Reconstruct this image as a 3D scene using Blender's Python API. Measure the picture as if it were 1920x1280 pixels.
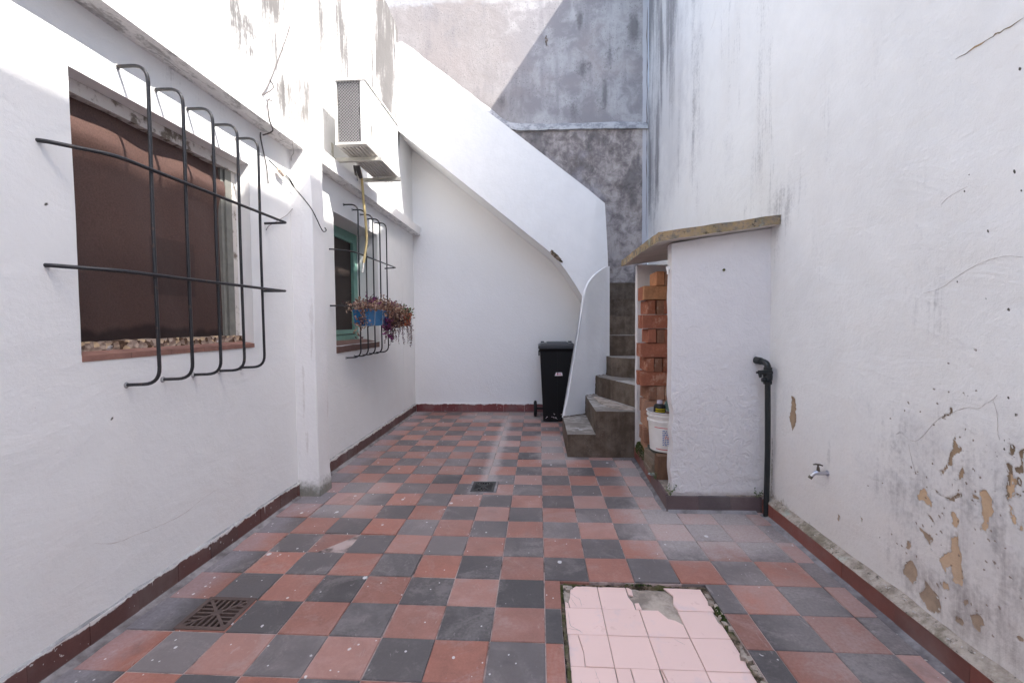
import bpy, bmesh, math, random
import numpy as np
from mathutils import Vector, Matrix, noise as mnoise

random.seed(7)
RAD = math.radians
for o in list(bpy.data.objects):
    bpy.data.objects.remove(o)
SC = bpy.context.scene
COL = SC.collection

# ---------------------------------------------------------------- camera
def make_camera():
    yaw, pitch, roll = 0.05879, 0.04119, -0.00816
    F = Vector((-math.sin(yaw)*math.cos(pitch), math.cos(yaw)*math.cos(pitch), -math.sin(pitch)))
    R0 = Vector((math.cos(yaw), math.sin(yaw), 0)); U0 = R0.cross(F)
    R = R0*math.cos(roll) + U0*math.sin(roll); U = -R0*math.sin(roll) + U0*math.cos(roll)
    cd = bpy.data.cameras.new('camera'); cd.sensor_width = 36; cd.lens = 36*854.54/1920
    cd.clip_end = 200; cd.clip_start = 0.02
    c = bpy.data.objects.new('camera', cd); COL.objects.link(c)
    m = Matrix((R, U, -F)).transposed().to_4x4(); m.translation = (0, 0, 1.15)
    c.matrix_world = m
    SC.camera = c
make_camera()

# ---------------------------------------------------------------- light
TO_SUN = Vector((1.0, -0.60, 1.36)).normalized()
w = bpy.data.worlds.new('World'); SC.world = w; w.use_nodes = True
nt = w.node_tree
bg = nt.nodes['Background']
sky = nt.nodes.new('ShaderNodeTexSky'); sky.sky_type = 'NISHITA'; sky.sun_disc = False
sky.sun_elevation = math.asin(TO_SUN.z); sky.sun_rotation = math.atan2(TO_SUN.x, TO_SUN.y)
sky.air_density = 1.0; sky.dust_density = 2.7; sky.ozone_density = 0.9
nt.links.new(sky.outputs[0], bg.inputs[0]); bg.inputs[1].default_value = 0.15
sd = bpy.data.lights.new('sun', 'SUN'); sd.energy = 2.8; sd.angle = RAD(0.53); sd.color = (1.0, 0.95, 0.88)
so = bpy.data.objects.new('sun', sd); COL.objects.link(so); so.location = (3, -3, 9)
so.rotation_euler = (-TO_SUN).to_track_quat('-Z', 'Y').to_euler()
SC.view_settings.view_transform = 'Standard'; SC.view_settings.look = 'None'
SC.view_settings.gamma = 1; SC.view_settings.use_curve_mapping = False
SC.view_settings.exposure = 2.06
SC.render.engine = 'CYCLES'
SC.cycles.max_bounces = 10; SC.cycles.diffuse_bounces = 8

# ---------------------------------------------------------------- object helpers
def link(o, parent=None):
    COL.objects.link(o)
    if parent is not None: o.parent = parent
    return o
def tag(o, label=None, cat=None, group=None, kind=None):
    if label: o['label'] = label
    if cat: o['category'] = cat
    if group: o['group'] = group
    if kind: o['kind'] = kind
    return o
def finish(name, bm, mats, parent=None, smooth=None):
    me = bpy.data.meshes.new(name)
    bmesh.ops.recalc_face_normals(bm, faces=bm.faces)
    bm.to_mesh(me); bm.free()
    if not isinstance(mats, (list, tuple)): mats = [mats]
    for m in mats: me.materials.append(m)
    if smooth is not None:
        me.polygons.foreach_set('use_smooth', [True]*len(me.polygons))
        me.set_sharp_from_angle(angle=RAD(smooth))
    return link(bpy.data.objects.new(name, me), parent)
def thing(name, loc=(0, 0, 0), rz=0):
    o = bpy.data.objects.new(name, None); o.location = loc; o.rotation_euler = (0, 0, rz)
    o.empty_display_size = 0.1
    return link(o)

def box(bm, x0, x1, y0, y1, z0, z1, mi=0):
    v = [bm.verts.new(p) for p in ((x0,y0,z0),(x1,y0,z0),(x1,y1,z0),(x0,y1,z0),(x0,y0,z1),(x1,y0,z1),(x1,y1,z1),(x0,y1,z1))]
    fs = []
    for q in ((0,3,2,1),(4,5,6,7),(0,1,5,4),(1,2,6,5),(2,3,7,6),(3,0,4,7)):
        f = bm.faces.new([v[i] for i in q]); f.material_index = mi; fs.append(f)
    return v
def obox(bm, c, ax, ay, az, mi=0):
    """box from centre and three half-axis vectors"""
    c = Vector(c); ax = Vector(ax); ay = Vector(ay); az = Vector(az)
    v = [bm.verts.new(c + ax*a + ay*b + az*d) for a, b, d in ((-1,-1,-1),(1,-1,-1),(1,1,-1),(-1,1,-1),(-1,-1,1),(1,-1,1),(1,1,1),(-1,1,1))]
    for q in ((0,3,2,1),(4,5,6,7),(0,1,5,4),(1,2,6,5),(2,3,7,6),(3,0,4,7)):
        bm.faces.new([v[i] for i in q]).material_index = mi
def prism(bm, poly, fn0, fn1, mi=0):
    """poly of (a,b); fn0/fn1 map to 3D for the two caps"""
    A = [bm.verts.new(fn0(a, b)) for a, b in poly]; B = [bm.verts.new(fn1(a, b)) for a, b in poly]
    n = len(poly)
    bm.faces.new(A).material_index = mi; bm.faces.new(B[::-1]).material_index = mi
    for i in range(n):
        bm.faces.new((A[i], A[(i+1) % n], B[(i+1) % n], B[i])).material_index = mi
def bevel(bm, w, seg=2, angle=30):
    es = [e for e in bm.edges if len(e.link_faces) == 2 and e.calc_face_angle(0) > RAD(angle)]
    bmesh.ops.bevel(bm, geom=es, offset=w, segments=seg, affect='EDGES', profile=0.5, clamp_overlap=True)
def tube(bm, pts, r, n=8, mi=0, cap=True):
    pts = [Vector(p) for p in pts]
    rs = r if isinstance(r, (list, tuple)) else [r]*len(pts)
    rings = []; up = None
    for i, p in enumerate(pts):
        t = (pts[min(i+1, len(pts)-1)] - pts[max(i-1, 0)]).normalized()
        if up is None:
            up = t.orthogonal().normalized()
        up = (up - t*up.dot(t))
        up = up.normalized() if up.length > 1e-6 else t.orthogonal().normalized()
        s = t.cross(up)
        rings.append([bm.verts.new(p + (up*math.cos(2*math.pi*k/n) + s*math.sin(2*math.pi*k/n))*rs[i]) for k in range(n)])
    for a, b in zip(rings, rings[1:]):
        for k in range(n):
            bm.faces.new((a[k], a[(k+1) % n], b[(k+1) % n], b[k])).material_index = mi
    if cap:
        bm.faces.new(rings[0][::-1]).material_index = mi; bm.faces.new(rings[-1]).material_index = mi
def lathe(bm, prof, c=(0, 0, 0), n=24, mi=0, axis='z'):
    rings = []
    for r, z in prof:
        ring = []
        for k in range(n):
            a = 2*math.pi*k/n; u, v = r*math.cos(a), r*math.sin(a)
            q = (u, v, z) if axis == 'z' else ((z, u, v) if axis == 'x' else (u, z, v))
            ring.append(bm.verts.new(Vector(c) + Vector(q)))
        rings.append(ring)
    for a, b in zip(rings, rings[1:]):
        for k in range(n):
            bm.faces.new((a[k], a[(k+1) % n], b[(k+1) % n], b[k])).material_index = mi
    if prof[0][0] > 1e-5: bm.faces.new(rings[0][::-1]).material_index = mi
    if prof[-1][0] > 1e-5: bm.faces.new(rings[-1]).material_index = mi
    return rings
def bend(pts, rad, n=5):
    """round the inner corners of a polyline"""
    pts = [Vector(p) for p in pts]; out = [pts[0]]
    for a, b, c in zip(pts, pts[1:], pts[2:]):
        d = min(rad, (a-b).length*0.48, (c-b).length*0.48)
        p = b + (a-b).normalized()*d; q = b + (c-b).normalized()*d
        for i in range(n+1):
            t = i/n
            out.append(p*(1-t)**2 + b*2*t*(1-t) + q*t*t)
    out.append(pts[-1]); return out
def smoothline(pts, n=6):
    pts = [Vector(p) for p in pts]; out = []
    P = [pts[0]] + pts + [pts[-1]]
    for i in range(1, len(P)-2):
        a, b, c, d = P[i-1:i+3]
        for k in range(n):
            t = k/n
            out.append(0.5*((2*b) + (c-a)*t + (2*a-5*b+4*c-d)*t*t + (3*b-a-3*c+d)*t**3))
    out.append(pts[-1]); return out
def lumpy_box(x0, x1, y0, y1, z0, z1, res, amp, fn=None, seed=0.0, scale=4.0):
    bm = bmesh.new()
    def lin(a, b): return np.linspace(a, b, max(2, int(round((b-a)/res))+1))
    X, Y, Z = lin(x0, x1), lin(y0, y1), lin(z0, z1); key = {}
    def vert(p):
        k = tuple(round(c, 5) for c in p)
        if k not in key:
            q = Vector(p)
            q += mnoise.noise_vector(q*scale + Vector((seed, seed*1.7, 0)))*amp + mnoise.noise_vector(q*scale*4 + Vector((seed, 0, 9)))*amp*0.35
            if fn: q = fn(Vector(p), q)
            key[k] = bm.verts.new(q)
        return key[k]
    def face(A, B, f):
        for i in range(len(A)-1):
            for j in range(len(B)-1):
                bm.faces.new([vert(f(A[i], B[j])), vert(f(A[i+1], B[j])), vert(f(A[i+1], B[j+1])), vert(f(A[i], B[j+1]))])
    for z in (z0, z1): face(X, Y, lambda a, b, z=z: (a, b, z))
    for y in (y0, y1): face(X, Z, lambda a, b, y=y: (a, y, b))
    for x in (x0, x1): face(Y, Z, lambda a, b, x=x: (x, a, b))
    return bm

# numpy noise for wall masks
def _hash(ix, iy, seed):
    h = (ix.astype(np.int64)*374761393 + iy.astype(np.int64)*668265263 + seed*982451653) & 0xffffffff
    h = ((h ^ (h >> 13))*1274126177) & 0xffffffff
    return ((h ^ (h >> 16)) & 0xffff)/65535.0
def vn(x, y, seed=0):
    x = np.asarray(x, float); y = np.asarray(y, float)
    ix, iy = np.floor(x), np.floor(y); fx, fy = x-ix, y-iy
    fx = fx*fx*(3-2*fx); fy = fy*fy*(3-2*fy)
    a, b = _hash(ix, iy, seed), _hash(ix+1, iy, seed); c, d = _hash(ix, iy+1, seed), _hash(ix+1, iy+1, seed)
    return (a*(1-fx)+b*fx)*(1-fy) + (c*(1-fx)+d*fx)*fy
def fbm(x, y, seed=0, oct=4):
    s = 0; a = 0.5; t = 0
    for i in range(oct):
        s = s + a*vn(x*2**i, y*2**i, seed+i*17); t += a; a *= 0.55
    return s/t
def sst(a, b, x):
    t = np.clip((x-a)/(b-a), 0, 1); return t*t*(3-2*t)
def poly_sd(poly, U, V):
    P = np.array(poly); n = len(P); inside = np.zeros(U.shape, bool); D = np.full(U.shape, 1e9)
    for i in range(n):
        x1, y1 = P[i]; x2, y2 = P[(i+1) % n]
        c = ((y1 > V) != (y2 > V)) & (U < (x2-x1)*(V-y1)/((y2-y1) if y2 != y1 else 1e-9) + x1)
        inside ^= c
        dx, dy = x2-x1, y2-y1; L = dx*dx+dy*dy + 1e-12
        t = np.clip(((U-x1)*dx+(V-y1)*dy)/L, 0, 1)
        D = np.minimum(D, np.hypot(U-x1-t*dx, V-y1-t*dy))
    return np.where(inside, -D, D)

def wall_grid(name, us, vs, to3d, mat, holes=(), attrs=None, back=None, top=None, parent=None, disp=None):
    """grid wall with rectangular holes; to3d(u,v,depth); back = thickness; attrs(U,V)->{name: array}"""
    us = np.array(sorted(set(np.round(us, 5)))); vs = np.array(sorted(set(np.round(vs, 5))))
    U, V = np.meshgrid(us, vs, indexing='ij'); n, m = U.shape
    Vt = V.copy()
    if top is not None: Vt[:, -1] = top(U[:, -1])
    D = disp(U, V) if disp is not None else np.zeros(U.shape)
    verts = [tuple(to3d(U[i, j], Vt[i, j], D[i, j])) for i in range(n) for j in range(m)]
    faces = []
    def inhole(u, v): return any(h[0] < u < h[1] and h[2] < v < h[3] for h in holes)
    for i in range(n-1):
        for j in range(m-1):
            if holes and inhole((us[i]+us[i+1])/2, (vs[j]+vs[j+1])/2): continue
            faces.append((i*m+j, (i+1)*m+j, (i+1)*m+j+1, i*m+j+1))
    base = len(verts)
    # rim and back
    rim = [(i, 0) for i in range(n)] + [(n-1, j) for j in range(1, m)] + [(i, m-1) for i in range(n-2, -1, -1)] + [(0, j) for j in range(m-2, 0, -1)]
    rb = {}
    for (i, j) in rim:
        rb[(i, j)] = len(verts); verts.append(tuple(to3d(U[i, j], Vt[i, j], -back)))
    for a, b in zip(rim, rim[1:]+rim[:1]):
        faces.append((a[0]*m+a[1], rb[a], rb[b], b[0]*m+b[1]))
    faces.append(tuple(rb[k] for k in rim))
    me = bpy.data.meshes.new(name); me.from_pydata(verts, [], faces); me.update()
    me.materials.append(mat)
    if attrs:
        for k, arr in attrs(U, V).items():
            at = me.attributes.new(k, 'FLOAT', 'POINT')
            full = np.zeros(len(verts), np.float32); full[:base] = arr.reshape(-1).astype(np.float32)
            at.data.foreach_set('value', full)
    bm = bmesh.new(); bm.from_mesh(me); bmesh.ops.recalc_face_normals(bm, faces=bm.faces); bm.to_mesh(me); bm.free()
    me.polygons.foreach_set('use_smooth', [True]*len(me.polygons)); me.set_sharp_from_angle(angle=RAD(40))
    return link(bpy.data.objects.new(name, me), parent)

# ---------------------------------------------------------------- shader helpers
class S:
    def __init__(s, k, sock): s.k, s.s = k, sock
    def _m(s, op, b, c=None): return s.k.math(op, s, b, c)
    def __add__(s, b): return s._m('ADD', b)
    __radd__ = __add__
    def __sub__(s, b): return s._m('SUBTRACT', b)
    def __rsub__(s, b): return s.k.math('SUBTRACT', b, s)
    def __mul__(s, b): return s._m('MULTIPLY', b)
    __rmul__ = __mul__
    def __truediv__(s, b): return s._m('DIVIDE', b)
class K:
    def __init__(k, name):
        k.m = bpy.data.materials.new(name); k.m.use_nodes = True; k.t = k.m.node_tree
        k.b = k.t.nodes['Principled BSDF']; k.out = k.t.nodes['Material Output']
        k._pos = None
    def put(k, sock, v):
        if isinstance(v, S): k.t.links.new(v.s, sock)
        elif isinstance(v, (tuple, list)): sock.default_value = (v[0], v[1], v[2], 1.0) if len(sock.default_value) == 4 else v
        else: sock.default_value = v
    def math(k, op, a, b=None, c=None, clamp=False):
        n = k.t.nodes.new('ShaderNodeMath'); n.operation = op; n.use_clamp = clamp
        k.put(n.inputs[0], a)
        if b is not None: k.put(n.inputs[1], b)
        if c is not None: k.put(n.inputs[2], c)
        return S(k, n.outputs[0])
    def clamp(k, a): return k.math('ADD', a, 0.0, clamp=True)
    def step(k, a, lo, hi):
        n = k.t.nodes.new('ShaderNodeMapRange'); n.interpolation_type = 'SMOOTHSTEP'
        k.put(n.inputs['Value'], a); k.put(n.inputs['From Min'], lo); k.put(n.inputs['From Max'], hi)
        return S(k, n.outputs[0])
    def pos(k):
        if k._pos is None: k._pos = S(k, k.t.nodes.new('ShaderNodeNewGeometry').outputs['Position'])
        return k._pos
    def obj(k): return S(k, k.t.nodes.new('ShaderNodeTexCoord').outputs['Object'])
    def rnd(k): return S(k, k.t.nodes.new('ShaderNodeObjectInfo').outputs['Random'])
    def xyz(k, v=None):
        n = k.t.nodes.new('ShaderNodeSeparateXYZ'); k.t.links.new((v or k.pos()).s, n.inputs[0])
        return [S(k, n.outputs[i]) for i in range(3)]
    def vec(k, x, y, z):
        n = k.t.nodes.new('ShaderNodeCombineXYZ')
        for i, a in enumerate((x, y, z)): k.put(n.inputs[i], a)
        return S(k, n.outputs[0])
    def scale(k, v, s):
        n = k.t.nodes.new('ShaderNodeVectorMath'); n.operation = 'MULTIPLY'
        k.t.links.new(v.s, n.inputs[0]); n.inputs[1].default_value = s
        return S(k, n.outputs[0])
    def noise(k, scale, detail=4, rough=0.55, v=None, dist=0.0):
        n = k.t.nodes.new('ShaderNodeTexNoise'); k.t.links.new((v or k.pos()).s, n.inputs['Vector'])
        n.inputs['Scale'].default_value = scale; n.inputs['Detail'].default_value = detail
        n.inputs['Roughness'].default_value = rough; n.inputs['Distortion'].default_value = dist
        return S(k, n.outputs[0])
    def voro(k, scale, v=None, feature='F1', out='Distance', rand=1.0):
        n = k.t.nodes.new('ShaderNodeTexVoronoi'); n.feature = feature
        k.t.links.new((v or k.pos()).s, n.inputs['Vector']); n.inputs['Scale'].default_value = scale
        n.inputs['Randomness'].default_value = rand
        return S(k, n.outputs[out])
    def attr(k, name):
        n = k.t.nodes.new('ShaderNodeAttribute'); n.attribute_name = name; return S(k, n.outputs['Fac'])
    def mix(k, f, a, b, mode='MIX'):
        n = k.t.nodes.new('ShaderNodeMix'); n.data_type = 'RGBA'; n.blend_type = mode
        k.put(n.inputs[0], f); k.put(n.inputs[6], a); k.put(n.inputs[7], b)
        return S(k, n.outputs[2])
    def hsv(k, c, val=None, sat=None, hue=None):
        n = k.t.nodes.new('ShaderNodeHueSaturation'); k.put(n.inputs['Color'], c)
        if val is not None: k.put(n.inputs['Value'], val)
        if sat is not None: k.put(n.inputs['Saturation'], sat)
        if hue is not None: k.put(n.inputs['Hue'], hue)
        return S(k, n.outputs[0])
    def bump(k, h, strength=0.3, dist=0.01, prev=None):
        n = k.t.nodes.new('ShaderNodeBump'); k.put(n.inputs['Height'], h)
        n.inputs['Strength'].default_value = strength; n.inputs['Distance'].default_value = dist
        if prev is not None: k.t.links.new(prev.s, n.inputs['Normal'])
        return S(k, n.outputs[0])
    def done(k, color, rough=0.8, bump=None, spec=0.3, metal=0.0):
        k.put(k.b.inputs['Base Color'], color); k.put(k.b.inputs['Roughness'], rough)
        k.put(k.b.inputs['Specular IOR Level'], spec); k.put(k.b.inputs['Metallic'], metal)
        if bump is not None: k.t.links.new(bump.s, k.b.inputs['Normal'])
        return k.m

def simple(name, c, rough=0.6, spec=0.4, metal=0.0, var=0.12, sc=20, bump=0.15, bd=0.002, use_obj=True):
    k = K(name); v = k.obj() if use_obj else k.pos()
    n = k.noise(sc, 5, 0.6, v); col = k.hsv(c, val=1-var/2+(n-0.5)*var*2+var/2)
    return k.done(col, rough, k.bump(k.noise(sc*4, 4, 0.6, v), bump, bd), spec, metal)

def plaster(name, base, var=0.05, bumpst=0.25, dirtcol=(0.22, 0.215, 0.225), softmax=0.18, finek=1.2):
    """painted plaster wall with attribute masks dirt / peel / peelb / mold / spot"""
    k = K(name); p = k.pos()
    n1 = k.noise(0.9, 5, 0.6); n2 = k.noise(7, 5, 0.6); n3 = k.noise(60, 4, 0.6); n4 = k.noise(260, 3, 0.6)
    col = k.hsv(base, val=1.0 + (n1-0.5)*var*2.4 + (n2-0.5)*var*1.6 + (n4-0.5)*var)
    warm = k.step(k.noise(1.7, 4, 0.6, k.scale(p, (1.3, 1.3, 0.8))), 0.48, 0.72)
    col = k.mix(warm*0.10, col, (0.62, 0.55, 0.48))
    so_ = k.attr('soft'); sf = k.step(n1*0.75 + (n2-0.5)*0.55 + (n3-0.5)*0.25 + so_*0.5, 0.36, 0.80)
    col = k.mix(sf*softmax, col, (0.40, 0.395, 0.41))
    strv = k.scale(p, (14, 14, 1.1)); st = k.noise(1.0, 6, 0.65, strv)
    d = k.attr('dirt'); fine = k.noise(1.0, 6, 0.7, k.scale(p, (38, 38, 3.2)), dist=0.4)
    dm = k.clamp(k.step(d + (st-0.5)*1.3 + (n2-0.5)*1.0 + (n3-0.5)*0.9 + (fine-0.5)*finek, 0.25, 1.45)*k.step(d, 0.03, 0.25))
    col = k.mix(dm*0.92, col, dirtcol)
    mo = k.attr('mold'); mm = k.step(mo + (n3-0.5)*0.8 + (n2-0.5)*0.8, 0.35, 0.8)
    col = k.mix(mm*0.85, col, k.mix(k.noise(40, 3), (0.10, 0.09, 0.06), (0.22, 0.20, 0.13)))
    wx_, wy_, wz_ = k.xyz()
    pe = k.attr('peel'); ed = k.noise(70, 5, 0.7); pm = k.step(pe + (ed-0.5)*1.1, 0.46, 0.54)
    rim = k.step(pe + (ed-0.5)*1.1, 0.20, 0.46)
    pb = k.attr('peelb')
    col = k.mix(rim*0.30, col, (0.22, 0.17, 0.13))  # shadow along the edges of peeled paint, put into the colour
    tan = k.mix(k.noise(25, 5), (0.60, 0.40, 0.23), (0.50, 0.37, 0.25))
    brn = k.mix(k.noise(45, 5), (0.33, 0.24, 0.16), (0.10, 0.075, 0.045))
    col = k.mix(pm, col, k.mix(k.clamp(pb), tan, brn))
    chv = k.voro(42, k.vec(0.0, wy_+(n3-0.5)*0.02, wz_+(n3-0.5)*0.02)); chc = k.xyz(k.voro(42, k.vec(0.0, wy_+(n3-0.5)*0.02, wz_+(n3-0.5)*0.02), out='Color'))[0]
    chm = k.math('SUBTRACT', 1.0, k.step(chv + (ed-0.5)*0.25, 0.10, 0.22))*k.math('GREATER_THAN', chc + k.attr('chips'), 1.0)
    col = k.mix(chm*0.85, col, k.mix(chc, (0.45, 0.31, 0.20), (0.12, 0.085, 0.055)))
    sp = k.attr('spot'); sm = k.step(sp + (n3-0.5)*0.35, 0.42, 0.58)
    col = k.mix(sm*0.95, col, (0.05, 0.042, 0.03))
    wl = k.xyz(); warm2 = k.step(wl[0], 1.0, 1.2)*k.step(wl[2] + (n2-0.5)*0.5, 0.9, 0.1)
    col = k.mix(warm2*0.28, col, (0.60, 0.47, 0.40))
    speck = k.step(k.noise(150, 2, 0.5), 0.70, 0.74)*k.step(k.noise(3, 3), 0.5, 0.7)
    col = k.mix(speck*0.45, col, (0.3, 0.28, 0.27))
    tro = k.noise(3.2, 5, 0.55, k.scale(p, (1, 1, 2.2)), dist=0.8)
    h = n2*0.9 + n3*0.3 + n4*0.14 + tro*1.2
    b0 = k.bump(h, bumpst, 0.02)
    b1 = k.bump(pm*-1.0 - rim*0.0 + k.noise(140, 3)*pm*0.35, 0.9, 0.004, b0)
    return k.done(col, 0.88, b1, 0.2)

M = {}
M['paint'] = plaster('white_wall_paint', (0.785, 0.79, 0.79), bumpst=0.21, softmax=0.14, dirtcol=(0.10, 0.095, 0.095), finek=2.8)
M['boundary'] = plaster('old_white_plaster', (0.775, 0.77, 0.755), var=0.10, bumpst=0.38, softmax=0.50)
M['plain'] = simple('white_masonry_paint', (0.795, 0.795, 0.79), 0.88, 0.2, var=0.06, sc=6, bump=0.22, bd=0.012, use_obj=False)

def concrete_wall_mat():
    k = K('stained_concrete'); p = k.pos(); x, y, z = k.xyz()
    n1 = k.noise(1.3, 6, 0.62); n2 = k.noise(5, 6, 0.65, dist=0.6); n3 = k.noise(38, 4, 0.7); n4 = k.noise(150, 3)
    st = k.noise(1.0, 5, 0.6, k.scale(p, (7, 7, 0.9)))
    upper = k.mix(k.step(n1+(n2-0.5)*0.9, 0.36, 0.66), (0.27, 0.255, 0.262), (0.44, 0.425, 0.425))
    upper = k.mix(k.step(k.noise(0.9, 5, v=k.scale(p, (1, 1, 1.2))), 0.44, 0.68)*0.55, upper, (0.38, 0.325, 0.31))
    upper = k.mix(k.step(x, 0.1, -0.7)*0.70, upper, (0.250, 0.222, 0.210))  # sunlit left part coloured darker to tone down the sun on it
    dots = k.math('SUBTRACT', 1.0, k.step(k.voro(34) + (n2-0.5)*0.25, 0.10, 0.22))
    upper = k.mix(dots*k.step(n2, 0.38, 0.62)*0.75, upper, (0.055, 0.05, 0.05))
    upper = k.mix(k.step(st+(n2-0.5)*0.8, 0.50, 0.72)*0.35, upper, (0.16, 0.15, 0.165))
    n7 = k.noise(9, 7, 0.7, dist=0.5)
    lower = k.mix(k.step(n7*0.7+st*0.3+(n1-0.5)*0.5, 0.36, 0.62), (0.19, 0.165, 0.16), (0.48, 0.425, 0.395))
    lower = k.mix(k.step(k.noise(2.6, 5, 0.6, dist=0.4), 0.52, 0.70)*0.5, lower, (0.33, 0.315, 0.345))
    lower = k.mix(k.step(k.noise(3.4, 7, 0.7, k.scale(p, (1.2, 1.2, 0.7)), dist=0.6), 0.48, 0.66)*0.5, lower, (0.125, 0.103, 0.095))
    low = k.step(z + (n2-0.5)*0.02, 3.60, 3.57)
    lo2 = k.math('SUBTRACT', 1.0, k.step(z, 3.56, 3.6))
    col = k.mix(lo2, upper, lower)
    topb = k.step(z + (n2-0.5)*0.25, 5.12, 5.20)
    col = k.mix(topb*0.55, col, k.mix(n2, (0.34, 0.35, 0.37), (0.50, 0.50, 0.50)))
    d = k.attr('dirt'); dm = k.step(d + (n2-0.5)*1.3 + (n3-0.5)*0.7 + (st-0.5)*0.7, 0.30, 1.0)
    col = k.mix(dm*0.62, col, (0.085, 0.078, 0.082))
    speck = k.step(n4 + (n3-0.5)*0.5, 0.60, 0.72)*k.step(n2, 0.35, 0.6)
    col = k.mix(speck*0.6*(1-lo2*0.6), col, (0.06, 0.055, 0.06))
    pw = k.attr('white'); pw2 = k.step(pw + (n3-0.5)*0.1, 0.45, 0.55)
    col = k.mix(pw2, col, k.hsv((0.80, 0.79, 0.785), val=1+(n1-0.5)*0.1))
    ws = k.attr('strip'); wm = k.step(ws + (n2-0.5)*0.5 + (n3-0.5)*0.2, 0.4, 0.6)
    col = k.mix(wm*0.85, col, (0.54, 0.54, 0.565))
    h = n3*0.6 + n4*0.35 + n2*0.6
    return k.done(col, 0.9, k.bump(h, 0.30, 0.015), 0.15)
M['paint_dimmed'] = simple('dimmed_masonry_paint', (0.715, 0.71, 0.71), 0.88, 0.2, var=0.09, sc=5, bump=0.3, bd=0.012, use_obj=False)  # same white masonry paint, darkened to dim the light on the parapets
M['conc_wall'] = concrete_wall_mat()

def fillet_mat():
    k = K('waterproof_fillet'); n = k.noise(6, 5, 0.65, k.scale(k.pos(), (1, 1, 2))); n2 = k.noise(40, 4)
    col = k.mix(k.step(n+(n2-0.5)*0.4, 0.36, 0.62), (0.26, 0.26, 0.27), (0.47, 0.465, 0.465))
    return k.done(col, 0.85, k.bump(n2+n, 0.3, 0.01), 0.2)
M['fillet'] = fillet_mat()

def step_mat():
    k = K('step_concrete'); p = k.pos(); n1 = k.noise(3, 6, 0.65); n2 = k.noise(14, 5, 0.65); n3 = k.noise(120, 4, 0.6)
    st = k.noise(1, 5, 0.6, k.scale(p, (16, 16, 1.5)))
    col = k.mix(k.step(n1*0.6+n2*0.4+(st-0.5)*0.3, 0.34, 0.66), (0.070, 0.049, 0.034), (0.165, 0.128, 0.098))
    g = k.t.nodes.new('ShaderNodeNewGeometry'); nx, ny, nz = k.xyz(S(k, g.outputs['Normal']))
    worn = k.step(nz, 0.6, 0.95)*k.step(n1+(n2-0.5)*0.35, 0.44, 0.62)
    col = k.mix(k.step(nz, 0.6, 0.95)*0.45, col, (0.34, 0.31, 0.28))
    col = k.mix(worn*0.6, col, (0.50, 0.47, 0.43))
    x, y, z = k.xyz()
    white = k.step(k.noise(5, 5, 0.65), 0.60, 0.66)*k.step(nz, 0.8, 0.95)
    col = k.mix(white*0.5, col, (0.66, 0.64, 0.63))
    edge_ = k.step(k.noise(30, 4, 0.7), 0.58, 0.64)*k.step(nz, 0.15, 0.5)*k.step(nz, 0.98, 0.7)
    col = k.mix(edge_*0.8, col, (0.55, 0.51, 0.47))
    lime = k.step(n3+(n1-0.5)*0.5, 0.66, 0.72)
    col = k.mix(lime*0.35, col, (0.42, 0.40, 0.37))
    return k.done(col, 0.82, k.bump(n2*0.8+n3*0.35, 0.35, 0.012), 0.25)
M['step'] = step_mat()

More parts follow.
